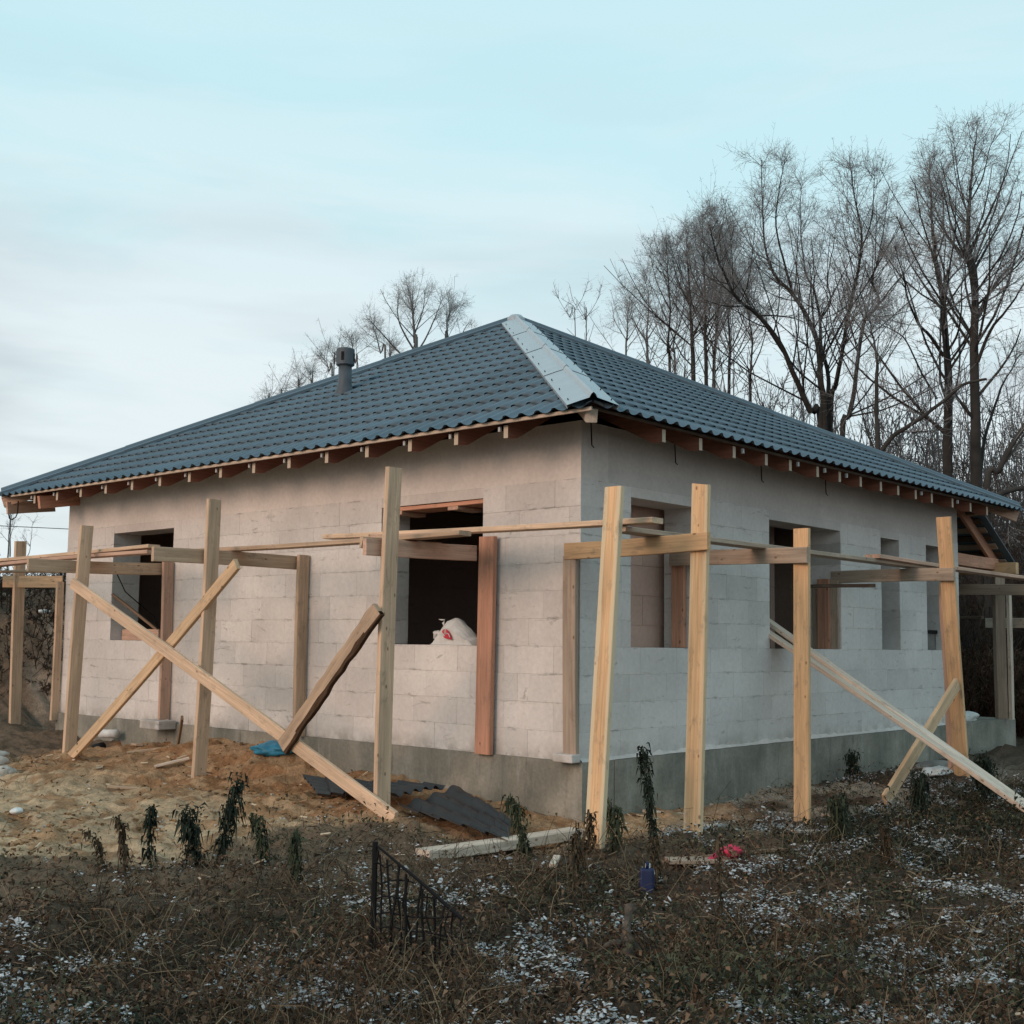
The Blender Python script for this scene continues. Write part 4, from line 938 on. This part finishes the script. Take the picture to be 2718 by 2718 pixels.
tree('tree', 'dark leaning trunk in the lower right corner beside the roof end', [
    tl([(1705, 1860), (1760, 1760), (1820, 1640), (1900, 1520), (1980, 1420)], 23, .17, .06, .5),
    tl([(1740, 1880), (1800, 1850), (1880, 1830), (1990, 1820)], 22.5, .14, .09, .5, False)], 14, n1=7, group=GT)
# cluster of younger stems, left of the vase tree
lab = ['bare upright tree, thickest stem of the dense clump left of the vase shaped tree', 'thin bare tree in the dense clump, second stem from its left', 'thin bare tree in the middle of the dense clump above the right roof slope', 'bare tree leaning slightly right in the dense clump', 'bare tree at the right side of the dense clump next to the vase shaped tree', 'bare tree low in front of the vase shaped tree, its base at the roof line']
spec = [([(335, 1370), (325, 1150), (318, 980), (305, 800), (290, 610)], 34, .17), ([(225, 1320), (215, 1200), (225, 1000), (215, 850), (205, 690)], 35, .11), ([(395, 1400), (390, 1150), (385, 950), (380, 760), (370, 560)], 33, .14), ([(430, 1400), (440, 1150), (455, 960), (470, 800), (440, 560)], 34, .13), ([(500, 1410), (505, 1200), (495, 1000), (500, 820), (460, 600)], 35, .12), ([(600, 1480), (600, 1300), (610, 1150), (590, 1000), (600, 880)], 31, .10)]
for k, (p, dp, r) in enumerate(spec):
    x0 = p[1][0]; mid_ = p[2]
    tree('tree', lab[k], [tl(p, dp, r, .01, rnd.uniform(-1, 1)), tl([mid_, (mid_[0] - 60, mid_[1] - 130), (mid_[0] - 85, mid_[1] - 260)], dp, r * .5, .01, .8, False), tl([p[1], (p[1][0] + 60, p[1][1] - 140), (p[1][0] + 85, p[1][1] - 300)], dp, r * .5, .01, -.8, False)], 20 + k, n1=16, L=(2.7, 1.0, .42), group=GT)
lab = ['small bare tree farthest left of the row right of the roof peak', 'small bare tree with a frosty rounded crown, second from the roof peak', 'small bushy bare tree right of the frosty rounded one', 'slender sapling just right of the roof peak, left stem', 'slender sapling just right of the roof peak, right stem']
spec = [([(20, 1300), (25, 1150), (30, 1040), (40, 930)], 38, .08), ([(120, 1300), (115, 1150), (130, 950), (110, 830)], 38, .11), ([(250, 1330), (240, 1200), (260, 1050), (250, 930)], 36, .09), ([(-165, 1130), (-170, 1050), (-175, 960)], 36, .04), ([(-215, 1130), (-240, 1040), (-250, 1010)], 36, .035)]
for k, (p, dp, r) in enumerate(spec):
    m_ = p[1]
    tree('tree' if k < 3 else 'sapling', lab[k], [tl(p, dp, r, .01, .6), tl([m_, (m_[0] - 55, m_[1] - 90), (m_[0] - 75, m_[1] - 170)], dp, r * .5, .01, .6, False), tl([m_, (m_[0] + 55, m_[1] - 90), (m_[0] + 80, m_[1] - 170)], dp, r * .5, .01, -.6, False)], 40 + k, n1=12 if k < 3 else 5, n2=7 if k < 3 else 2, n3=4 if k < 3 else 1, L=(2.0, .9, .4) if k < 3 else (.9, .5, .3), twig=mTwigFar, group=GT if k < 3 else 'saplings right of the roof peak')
# group behind the left roof slope
def lp(pts, dep, r0, r1, dd=0, root=True):
    return tl([((600 + x * .44 - 1650) / .5693, (700 + y * .44 - 250) / .5693) for x, y in pts], dep, r0, r1, dd, root)
tree('tree', 'rounded frosty bare tree standing up behind the left roof slope', [
    lp([(1145, 600), (1140, 480), (1130, 350), (1120, 240), (1105, 130)], 40, .16, .012, .5),
    lp([(1145, 540), (1080, 430), (1040, 330), (1035, 230), (1040, 170)], 40, .09, .01, -1, False),
    lp([(1150, 540), (1210, 440), (1260, 330), (1290, 250), (1310, 200)], 40, .08, .01, 1, False),
    lp([(1100, 590), (1010, 500), (930, 410), (870, 350), (830, 310)], 40.5, .08, .01, -1.2, False),
    lp([(1140, 420), (1180, 300), (1200, 210), (1190, 150)], 40.3, .06, .01, .8, False),
    lp([(1320, 560), (1340, 470), (1330, 360), (1360, 280), (1390, 260)], 41, .08, .01, .6),
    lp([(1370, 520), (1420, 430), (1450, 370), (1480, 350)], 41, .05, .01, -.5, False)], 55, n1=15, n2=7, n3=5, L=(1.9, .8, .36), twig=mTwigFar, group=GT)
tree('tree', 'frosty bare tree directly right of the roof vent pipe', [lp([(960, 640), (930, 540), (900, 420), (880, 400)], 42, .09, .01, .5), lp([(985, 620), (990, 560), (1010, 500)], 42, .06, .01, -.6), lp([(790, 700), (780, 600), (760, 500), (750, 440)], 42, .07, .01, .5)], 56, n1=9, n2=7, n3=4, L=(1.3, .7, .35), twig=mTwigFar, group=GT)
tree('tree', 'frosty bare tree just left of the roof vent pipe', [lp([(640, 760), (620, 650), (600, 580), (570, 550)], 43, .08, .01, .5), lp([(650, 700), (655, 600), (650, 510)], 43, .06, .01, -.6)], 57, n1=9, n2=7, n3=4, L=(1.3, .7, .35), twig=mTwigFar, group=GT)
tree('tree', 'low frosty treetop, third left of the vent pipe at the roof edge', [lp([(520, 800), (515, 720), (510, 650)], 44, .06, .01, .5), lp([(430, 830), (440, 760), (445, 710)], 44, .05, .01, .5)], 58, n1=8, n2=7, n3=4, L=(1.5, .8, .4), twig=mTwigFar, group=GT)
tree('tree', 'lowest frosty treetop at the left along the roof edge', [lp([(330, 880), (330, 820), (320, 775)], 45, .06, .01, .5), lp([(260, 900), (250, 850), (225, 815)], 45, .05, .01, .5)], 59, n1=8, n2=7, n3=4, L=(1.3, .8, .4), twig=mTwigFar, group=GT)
# saplings seen at the far left under the eave
def zp(pts, dep, r0, r1, dd=0): return [(*at(x * .1294, 1250 + y * .1294, dep + dd * i / len(pts)), r0 + (r1 - r0) * i / (len(pts) - 1)) for i, (x, y) in enumerate(pts)]
for k, (lb, limbs_) in enumerate((('thin forked sapling at the far left under the roof end', [zp([(155, 1850), (185, 1500), (200, 1150), (185, 850)], 30, .02, .007, .4), zp([(205, 1760), (215, 1400), (215, 1150), (240, 860)], 30, .018, .006, .4)]),
                                  ('single whip-like sapling between the far scaffold post and the wall', [zp([(560, 1760), (620, 1600), (645, 1300), (660, 1050)], 31, .01, .004, .3)]))):
    tree('sapling', lb, limbs_, 70 + k, n1=8 if k == 0 else 3, n2=4, n3=2, L=(.9, .5, .3), twig=mTwigFar, group='saplings past the house end', tmin=.2, rmin=.002)
# masses: thicket beyond the porch, brush on the bank, far wood
def thicket(name, n_, depr, latr, hr, cols, seed, rmin=.004, base_r=.02, lean=.25):
    rng = np.random.default_rng(seed); dep = rng.uniform(*depr, n_); lat = rng.uniform(*latr, n_) * dep
    xy = CAM[None, :2] + dep[:, None] * (CF[None, :2] / np.hypot(CF[0], CF[1])) + lat[:, None] * (CR[None, :2] / np.hypot(CR[0], CR[1]))
    z = ground_z(xy[:, 0], xy[:, 1]); h = rng.uniform(*hr, n_); d = np.stack([rng.normal(size=n_) * lean, rng.normal(size=n_) * lean, np.ones(n_)], -1)
    P = [np.column_stack([xy, z - .05])]; p = P[0]
    for k in range(4):
        d = d + rng.normal(size=d.shape) * .12; d /= np.linalg.norm(d, axis=1, keepdims=True); p = p + d * h[:, None] / 4; P.append(p)
    P = np.stack(P, 1); R = (base_r * h / h.max())[:, None] * np.linspace(1, .3, 5)[None]; R = np.maximum(R, rmin)
    A, AR = spawn(rng, P, R, 9, .12, .25 * np.mean(hr), .7, .1, 3, .5, rmin)
    B_, BR = spawn(rng, A, AR, 4, .2, .12 * np.mean(hr), .8, .05, 2, .6, rmin)
    vs, fs, o_ = [], [], 0
    for (p_, r_) in ((P, R), (A, AR), (B_, BR)):
        v, f = tubes(p_, r_, 3); vs.append(v); fs.append(f + o_); o_ += len(v)
    v = np.concatenate(vs); m = mesh(name, v, np.concatenate(fs), mLeaf); c0, c1 = np.array(cols[0]), np.array(cols[1]); t = vnoise(v * np.array([1.3, 1.3, .8]), seed)[:, None]
    setcol(m, 'col', c0 + (c1 - c0) * t); return props(obj(name, m), kind='stuff')
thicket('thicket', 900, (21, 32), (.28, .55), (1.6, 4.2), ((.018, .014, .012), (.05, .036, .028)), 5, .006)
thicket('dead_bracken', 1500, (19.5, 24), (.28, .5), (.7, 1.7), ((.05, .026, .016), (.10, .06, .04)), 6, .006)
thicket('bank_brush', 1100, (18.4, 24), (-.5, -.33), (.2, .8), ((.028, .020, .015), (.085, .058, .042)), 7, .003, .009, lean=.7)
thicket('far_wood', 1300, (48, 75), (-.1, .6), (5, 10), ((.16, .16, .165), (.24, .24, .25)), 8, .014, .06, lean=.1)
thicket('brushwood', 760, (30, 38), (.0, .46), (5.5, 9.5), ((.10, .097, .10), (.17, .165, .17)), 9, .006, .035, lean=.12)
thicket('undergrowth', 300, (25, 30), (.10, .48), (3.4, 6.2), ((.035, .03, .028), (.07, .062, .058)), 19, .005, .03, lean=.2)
# ------------------------------------------------------------------ weeds and frost
def scatter(n_, rng, dens):
    """points on the ground in the part of the plot near the camera, kept where dens(x, y) says"""
    dep = 4.6 + 9.5 * rng.random(n_) ** 1.15; lat = (rng.random(n_) * 1.12 - .53) * dep
    f2 = CF[:2] / np.hypot(CF[0], CF[1]); r2 = CR[:2] / np.hypot(CR[0], CR[1])
    xy = CAM[None, :2] + dep[:, None] * f2 + lat[:, None] * r2; x, y = xy[:, 0], xy[:, 1]
    ok = (rng.random(n_) < dens(x, y)) & ~((x > -.1) & (y > -.12)); return x[ok], y[ok]
def open_soil(x, y):
    s = in_sand(x, y)
    clay = sstep(-.9, .6, y + .35 * x + 1.6) * sstep(2.5, -1, x)
    pale_ = sstep(-.3, .6, x) * sstep(-1.9, -1.3, y) * sstep(9, 5, x)
    return np.where(s, .012, (1 - .72 * clay) * (1 - .75 * pale_))
def leaves(rng, C, L, Wd, tilt, c0, c1, droop=.5, shade=None):
    n_ = len(C); a = rng.uniform(0, 2 * np.pi, n_); el = rng.normal(0, tilt, n_); d = np.stack([np.cos(a) * np.cos(el), np.sin(a) * np.cos(el), np.sin(el)], -1)
    s = np.cross(d, np.array([0, 0, 1.])); s /= np.linalg.norm(s, axis=1, keepdims=True); s = s + rng.normal(size=s.shape) * .5; s /= np.linalg.norm(s, axis=1, keepdims=True)
    L = L[:, None]; Wd = Wd[:, None]; mid_ = C + d * L * .5 + np.array([0, 0, .12]) * L; tip = C + d * L * .95 - np.array([0, 0, 1]) * droop * L * rng.random((n_, 1))
    V = np.stack([C, mid_ + s * Wd, tip, mid_ - s * Wd], 1).reshape(-1, 3); F = np.arange(n_ * 4).reshape(-1, 4)
    t = rng.random((n_, 1)); c = np.asarray(c0) + (np.asarray(c1) - np.asarray(c0)) * t ** 1.5
    return V, F, np.repeat(c, 4, 0)
def join(parts):
    V, F, C, o_ = [], [], [], 0
    for v, f, c in parts: V.append(v); F.append(f + o_); C.append(c); o_ += len(v)
    return np.concatenate(V), np.concatenate(F), np.concatenate(C)
rng = np.random.default_rng(77)
# leaf litter and low rotted foliage
x, y = scatter(170000, rng, lambda x, y: open_soil(x, y) * (.6 + .6 * (fbm(np.stack([x * 1.6, y * 1.6, x * 0], -1), 3, 91) > .47)))
z = ground_z(x, y); n_ = len(x); tall = fbm(np.stack([x * 1.1, y * 1.1, x * 0 + 4], -1), 3, 92)
C = np.stack([x, y, z + rng.random(n_) ** 1.6 * (.03 + .16 * sstep(.42, .68, tall))], -1)
g = fbm(np.stack([x * .9, y * .9, x * 0 + 8], -1), 3, 95)[:, None]
parts_ = []
green = (g[:, 0] + .12 * rng.normal(size=n_)) > .57
for sel, c0, c1 in ((green, (.022, .026, .016), (.09, .094, .055)), (~green, (.040, .026, .017), (.19, .125, .08))):
    k = sel.sum(); parts_.append(leaves(rng, C[sel], rng.uniform(.015, .062, k), rng.uniform(.004, .015, k), .6, c0, c1))
v, f, c = join(parts_); m = mesh('leaf_litter', v, f, mLeaf); setcol(m, 'col', c); props(obj('leaf_litter', m), kind='stuff')
# the dark bushy patch under the leaning boards
x, y = scatter(90000, rng, lambda x, y: sstep(.5, .9, x + .4 * fbm(np.stack([x * 2, y * 2, x * 0], -1), 2, 7)) * sstep(-1.35, -1.75, y + .5 * (fbm(np.stack([x * 2, y * 2, x * 0 + 1], -1), 2, 8) - .5)) * sstep(-3.6, -2.9, y) * sstep(5.5, 3.5, x))
n_ = len(x); z = ground_z(x, y); hh = .08 + .26 * sstep(.38, .62, fbm(np.stack([x * 2.2, y * 2.2, x * 0 + 5], -1), 3, 131)) * sstep(.5, 1.6, x)
v, f, c = leaves(rng, np.stack([x, y, z + rng.random(n_) ** 1.5 * hh], -1), rng.uniform(.025, .07, n_), rng.uniform(.006, .017, n_), .6, (.010, .013, .009), (.045, .050, .030))
m = mesh('nettle_patch', v, f, mLeaf); setcol(m, 'col', c); props(obj('nettle_patch', m), kind='stuff')
# dry stalks and grass
x, y = scatter(34000, rng, lambda x, y: open_soil(x, y) * (.06 + .9 * (fbm(np.stack([x * 1.2, y * 1.2, x * 0 + 2], -1), 3, 101) > .53)))
n_ = len(x); z = ground_z(x, y); h = rng.uniform(.06, .36, n_) * (.5 + rng.random(n_)); d = np.stack([rng.normal(size=n_) * .6, rng.normal(size=n_) * .6, np.ones(n_)], -1)
P = [np.stack([x, y, z - .01], -1)]; p = P[0]
for k in range(3):
    d = d + rng.normal(size=d.shape) * .28 - np.array([0, 0, .18 * k]); d /= np.linalg.norm(d, axis=1, keepdims=True); p = p + d * h[:, None] / 3; P.append(p)
P = np.stack(P, 1); R = rng.uniform(.0012, .0032, n_)[:, None] * np.linspace(1, .5, 4)[None]
v, f = prisms(*polyseg(P, R), 3); t = rng.random(n_); cc = np.where(t[:, None] < .3, np.array([[.20, .15, .095]]), np.where(t[:, None] < .7, np.array([[.085, .058, .036]]), np.array([[.035, .026, .018]]))) * rng.uniform(.6, 1.2, (n_, 1))
cv = np.repeat(np.repeat(cc, 3, 0), 6, 0); m = mesh('dry_stalks', v, f, mLeaf); setcol(m, 'col', cv); props(obj('dry_stalks', m), kind='stuff')
# fallen twigs and straw lying flat
x, y = scatter(16000, rng, lambda x, y: np.maximum(open_soil(x, y), .05))
n_ = len(x); z = ground_z(x, y) + .012 + .03 * rng.random(n_); a = rng.uniform(0, 6.28, n_); L_ = rng.uniform(.03, .13, n_); d = np.stack([np.cos(a), np.sin(a), rng.normal(0, .22, n_)], -1) * L_[:, None]
P = np.stack([np.stack([x, y, z], -1), np.stack([x, y, z], -1) + d * .5 + rng.normal(size=(n_, 3)) * .006, np.stack([x, y, z], -1) + d], 1)
v, f = tubes(P, rng.uniform(.0015, .004, n_)[:, None] * np.ones((1, 3)), 3); t = rng.random((n_, 1)); cc = np.where(t < .25, np.array([[.24, .19, .13]]), np.where(t < .6, np.array([[.10, .07, .045]]), np.array([[.04, .03, .022]])))
m = mesh('fallen_twigs', v, f, mLeaf); setcol(m, 'col', np.repeat(cc, 9, 0)); props(obj('fallen_twigs', m), kind='stuff')
# frost and snow crusts lying on the litter: clusters of small crusts
x, y = scatter(23000, rng, lambda x, y: np.where(in_sand(x, y), .003, (.02 + 1.0 * sstep(.53, .575, fbm(np.stack([x * 2.6, y * 2.6, x * 0 + 6], -1), 4, 111))) * (1 - .92 * sstep(-1.2, .2, y + .35 * x + 1.6) * sstep(.3, -1, x))))
kk = 7; big = rng.random(len(x)) ** 2.5; sp_ = .010 + .035 * big
x = np.repeat(x, kk) + rng.normal(size=len(x) * kk) * np.repeat(sp_, kk); y = np.repeat(y, kk) + rng.normal(size=len(y) * kk) * np.repeat(sp_, kk)
n_ = len(x); z = ground_z(x, y) + .018 + rng.random(n_) ** 1.5 * .06; k = 7; a = rng.uniform(0, 6.28, n_); s = .003 + .011 * rng.random(n_) ** 2 + .016 * np.repeat(big, kk) * rng.random(n_)
asp = rng.uniform(.45, 1, n_); tilt = rng.normal(0, .25, (n_, 2)); V = np.zeros((n_, k + 1, 3)); V[:, k] = np.stack([x, y, z + s * .4], -1)
for j in range(k):
    t = 2 * math.pi * j / k; r_ = s * rng.uniform(.35, 1.35, n_); u_ = r_ * np.cos(t); w_ = r_ * np.sin(t) * asp; dx = u_ * np.cos(a) - w_ * np.sin(a); dy = u_ * np.sin(a) + w_ * np.cos(a)
    V[:, j] = np.stack([x + dx, y + dy, z + dx * tilt[:, 0] + dy * tilt[:, 1]], -1)
b_ = (np.arange(n_) * (k + 1))[:, None]; F = np.concatenate([b_ + np.array([[j, (j + 1) % k, k]]) for j in range(k)], 0)
m = mesh('frost_crust', V.reshape(-1, 3), F, mSnow); setcol(m, 'col', np.repeat(np.array([[.47, .48, .49]]) * rng.uniform(.3, 1.15, (n_, 1)), k + 1, 0)); props(obj('frost_crust', m), kind='stuff')
# clods and stones on the sand
x, y = scatter(22000, rng, lambda x, y: np.where(in_sand(x, y), .9 * sstep(.5, .66, fbm(np.stack([x * 1.4, y * 1.4, x * 0], -1), 3, 121)) + .03, .0))
n_ = len(x); z = ground_z(x, y); s = .006 + .022 * rng.random(n_) ** 5; base8 = np.array([[sx, sy, sz] for sx in (-1, 1) for sy in (-1, 1) for sz in (-1, 1)], float)
V = np.stack([x, y, z + s * .3], -1)[:, None] + base8[None] * s[:, None, None] * rng.uniform(.2, 1.1, (n_, 8, 3)) * np.array([1, 1, .6]); b_ = (np.arange(n_) * 8)[:, None]
F = np.concatenate([b_ + np.array([q]) for q in ((0, 1, 3, 2), (4, 6, 7, 5), (0, 4, 5, 1), (2, 3, 7, 6), (0, 2, 6, 4), (1, 5, 7, 3))], 0)
t = rng.random((n_, 1)); m = mesh('clods', V.reshape(-1, 3), F, mLeaf); setcol(m, 'col', np.repeat(np.where(t < .1, np.array([[.45, .42, .37]]), np.array([[.20, .12, .06]]) * (.5 + t)), 8, 0)); props(obj('clods', m), kind='stuff')
# wood chips and splinters strewn over the sand by the wall
x, y = scatter(5200, rng, lambda x, y: np.where(in_sand(x, y), .05 + .9 * sstep(-2.4, -.9, x) * sstep(.55, .68, fbm(np.stack([x * 2, y * 2, x * 0 + 3], -1), 3, 151)), .06))
n_ = len(x); z = ground_z(x, y) + .01; a = rng.uniform(0, 6.28, n_); L_ = rng.uniform(.02, .10, n_); d = np.stack([np.cos(a), np.sin(a), rng.normal(0, .2, n_)], -1) * L_[:, None]
P = np.stack([np.stack([x, y, z], -1), np.stack([x, y, z], -1) + d], 1); v, f = tubes(P, (rng.uniform(.003, .010, n_))[:, None] * np.ones((1, 2)), 4); t = rng.random((n_, 1))
m = mesh('wood_chips', v, f, mLeaf); setcol(m, 'col', np.repeat(np.where(t < .45, np.array([[.55, .45, .33]]), np.where(t < .7, np.array([[.30, .19, .11]]), np.array([[.11, .07, .045]]))), 8, 0)); props(obj('wood_chips', m), kind='stuff')
# tall wilted weeds, each a plant of its own
def weed(label, x, y, h, kind='dark', lean=(0, 0), sd=0, thick=1.0, hook=0.0):
    r_ = np.random.default_rng(900 + sd); g0 = gz(x, y); T = thing('wilted_weed', label, 'weed', (x, y, g0), 'tall wilted weeds')
    P = []; n_ = 9
    for i in range(n_ + 1):
        s = i / n_; P.append((x + lean[0] * s + hook * CR[0] * max(0, s - .75) * 2 + .012 * math.sin(5 * s + sd), y + lean[1] * s + hook * CR[1] * max(0, s - .75) * 2 + .012 * math.cos(4 * s + sd), g0 - .04 + h * s - abs(hook) * max(0, s - .8) * .8))
    B = MB(); B.tube(P, [.007 * (1 - .6 * i / n_) for i in range(n_ + 1)], 6)
    m = mesh('stem', B.v, B.f, mLeaf); setcol(m, 'col', np.tile([[.05, .042, .028]], (len(B.v), 1))); obj('stem', m, T)
    c0, c1 = {'dark': ((.010, .016, .012), (.038, .050, .034)), 'green': ((.02, .028, .016), (.075, .085, .05)), 'brown': ((.03, .022, .014), (.11, .08, .048))}[kind]
    Cn = []; nl_ = int(620 * h * thick)
    Pn = np.array(P); t = .15 + .85 * r_.random(nl_) ** .8; t = np.where(vnoise(np.stack([t * 9, t * 0 + sd, t * 0], -1), sd) < .36, np.clip(t + .1 * r_.normal(size=nl_), .1, 1), t); xi = t * n_; i = np.minimum(xi.astype(int), n_ - 1); f_ = (xi - i)[:, None]; C = Pn[i] * (1 - f_) + Pn[i + 1] * f_
    C = C + r_.normal(size=C.shape) * np.array([.019, .019, .012]) * thick * (.45 + 1.1 * vnoise(np.stack([t * 7, t * 0 + sd * 3.1, t * 0], -1), sd + 1))[:, None]
    v, f, c = leaves(r_, C, r_.uniform(.025, .065, nl_) * (.7 + .3 * thick), r_.uniform(.005, .013, nl_), .5, c0, c1, droop=1.9)
    m = mesh('foliage', v, f, mLeaf); setcol(m, 'col', c); obj('foliage', m, T)
weed('tall dark wilted weed leaning right, largest on the left of the sand edge', -3.40, .50, .64, 'dark', (.12, -.13), 1, 1.2)
weed('stout dark wilted weed with a pointed top at the foot of the leaning one', -3.47, .56, .42, 'dark', (-.05, .05), 2, 1.7)
weed('upright dark club shaped weed standing alone against the sand', -3.68, .80, .46, 'dark', (-.02, .02), 3, .75)
weed('pale brown drooping weed with a hooked top against the sand', -3.90, .74, .42, 'brown', (-.03, .05), 4, .6, -.08)
weed('short withered brown weed left of the hooked one', -4.0, .84, .32, 'brown', (-.06, .08), 5, .6, -.1)
weed('drooping green weed bending left below the long ground brace', -3.11, .25, .40, 'green', (-.07, .07), 6, 1.0)
weed('green weed in the middle foreground under the dark leaning weed', -3.30, -.28, .38, 'green', (.02, 0), 7, .9)
weed('tall leafy dark weed standing between the two tall corner posts', -.72, -1.30, .80, 'dark', (-.05, .05), 8, .9)
weed('small drooping weed just left of the tall leafy one by the foundation', -.80, -1.0, .38, 'green', (-.03, .04), 9, .6)
weed('arching green weed bending down over the white beam end', -1.80, -1.03, .48, 'green', (-.10, .11), 10, 1.0, -.05)
weed('wilted weed at the foot of the leaning corner post', -1.42, -1.24, .32, 'brown', (.0, 0), 11, .9)
weed('second wilted weed right of the leaning corner post foot', -1.30, -1.38, .36, 'green', (.02, 0), 12, .9)
weed('scruffy weed to the left of the blue canister', -1.95, -1.55, .30, 'brown', (0, 0), 13, .8)
weed('dark weed growing directly behind the blue canister', -1.50, -1.85, .34, 'brown', (.03, 0), 14, .7)
weed('upright weed in front of the shaded foundation near the yellow splice', 1.75, -1.60, .36, 'dark', (0, 0), 15, .9)
weed('dark bushy weed under the yellow side brace', 2.45, -2.0, .48, 'dark', (.03, 0), 16, 1.8)
weed('dark bushy weed standing behind the leaning boards near the far orange post', 4.1, -1.95, .50, 'dark', (.0, 0), 17, 2.0)
weed('dark dense weed just beyond the lower ends of the leaning boards', 4.3, -2.5, .46, 'dark', (.0, 0), 18, 1.9)
weed('green bush like weed in front of the single orange post', .75, -2.05, .36, 'green', (.0, 0), 19, 1.9)
weed('grassy tuft against the shaded foundation', 4.6, -.28, .34, 'dark', (.0, 0), 20, 1.6)
weed('rust brown dead weed left of the dark bushes on the right', .15, -2.75, .32, 'brown', (.0, 0), 21, .9)
weed('thin pale dead stalk standing in the centre foreground', -2.6, -2.05, .55, 'brown', (.02, 0), 22, .25)
weed('thin dead stalk right of the forked root', -2.05, -2.75, .50, 'brown', (-.06, 0), 23, .25)
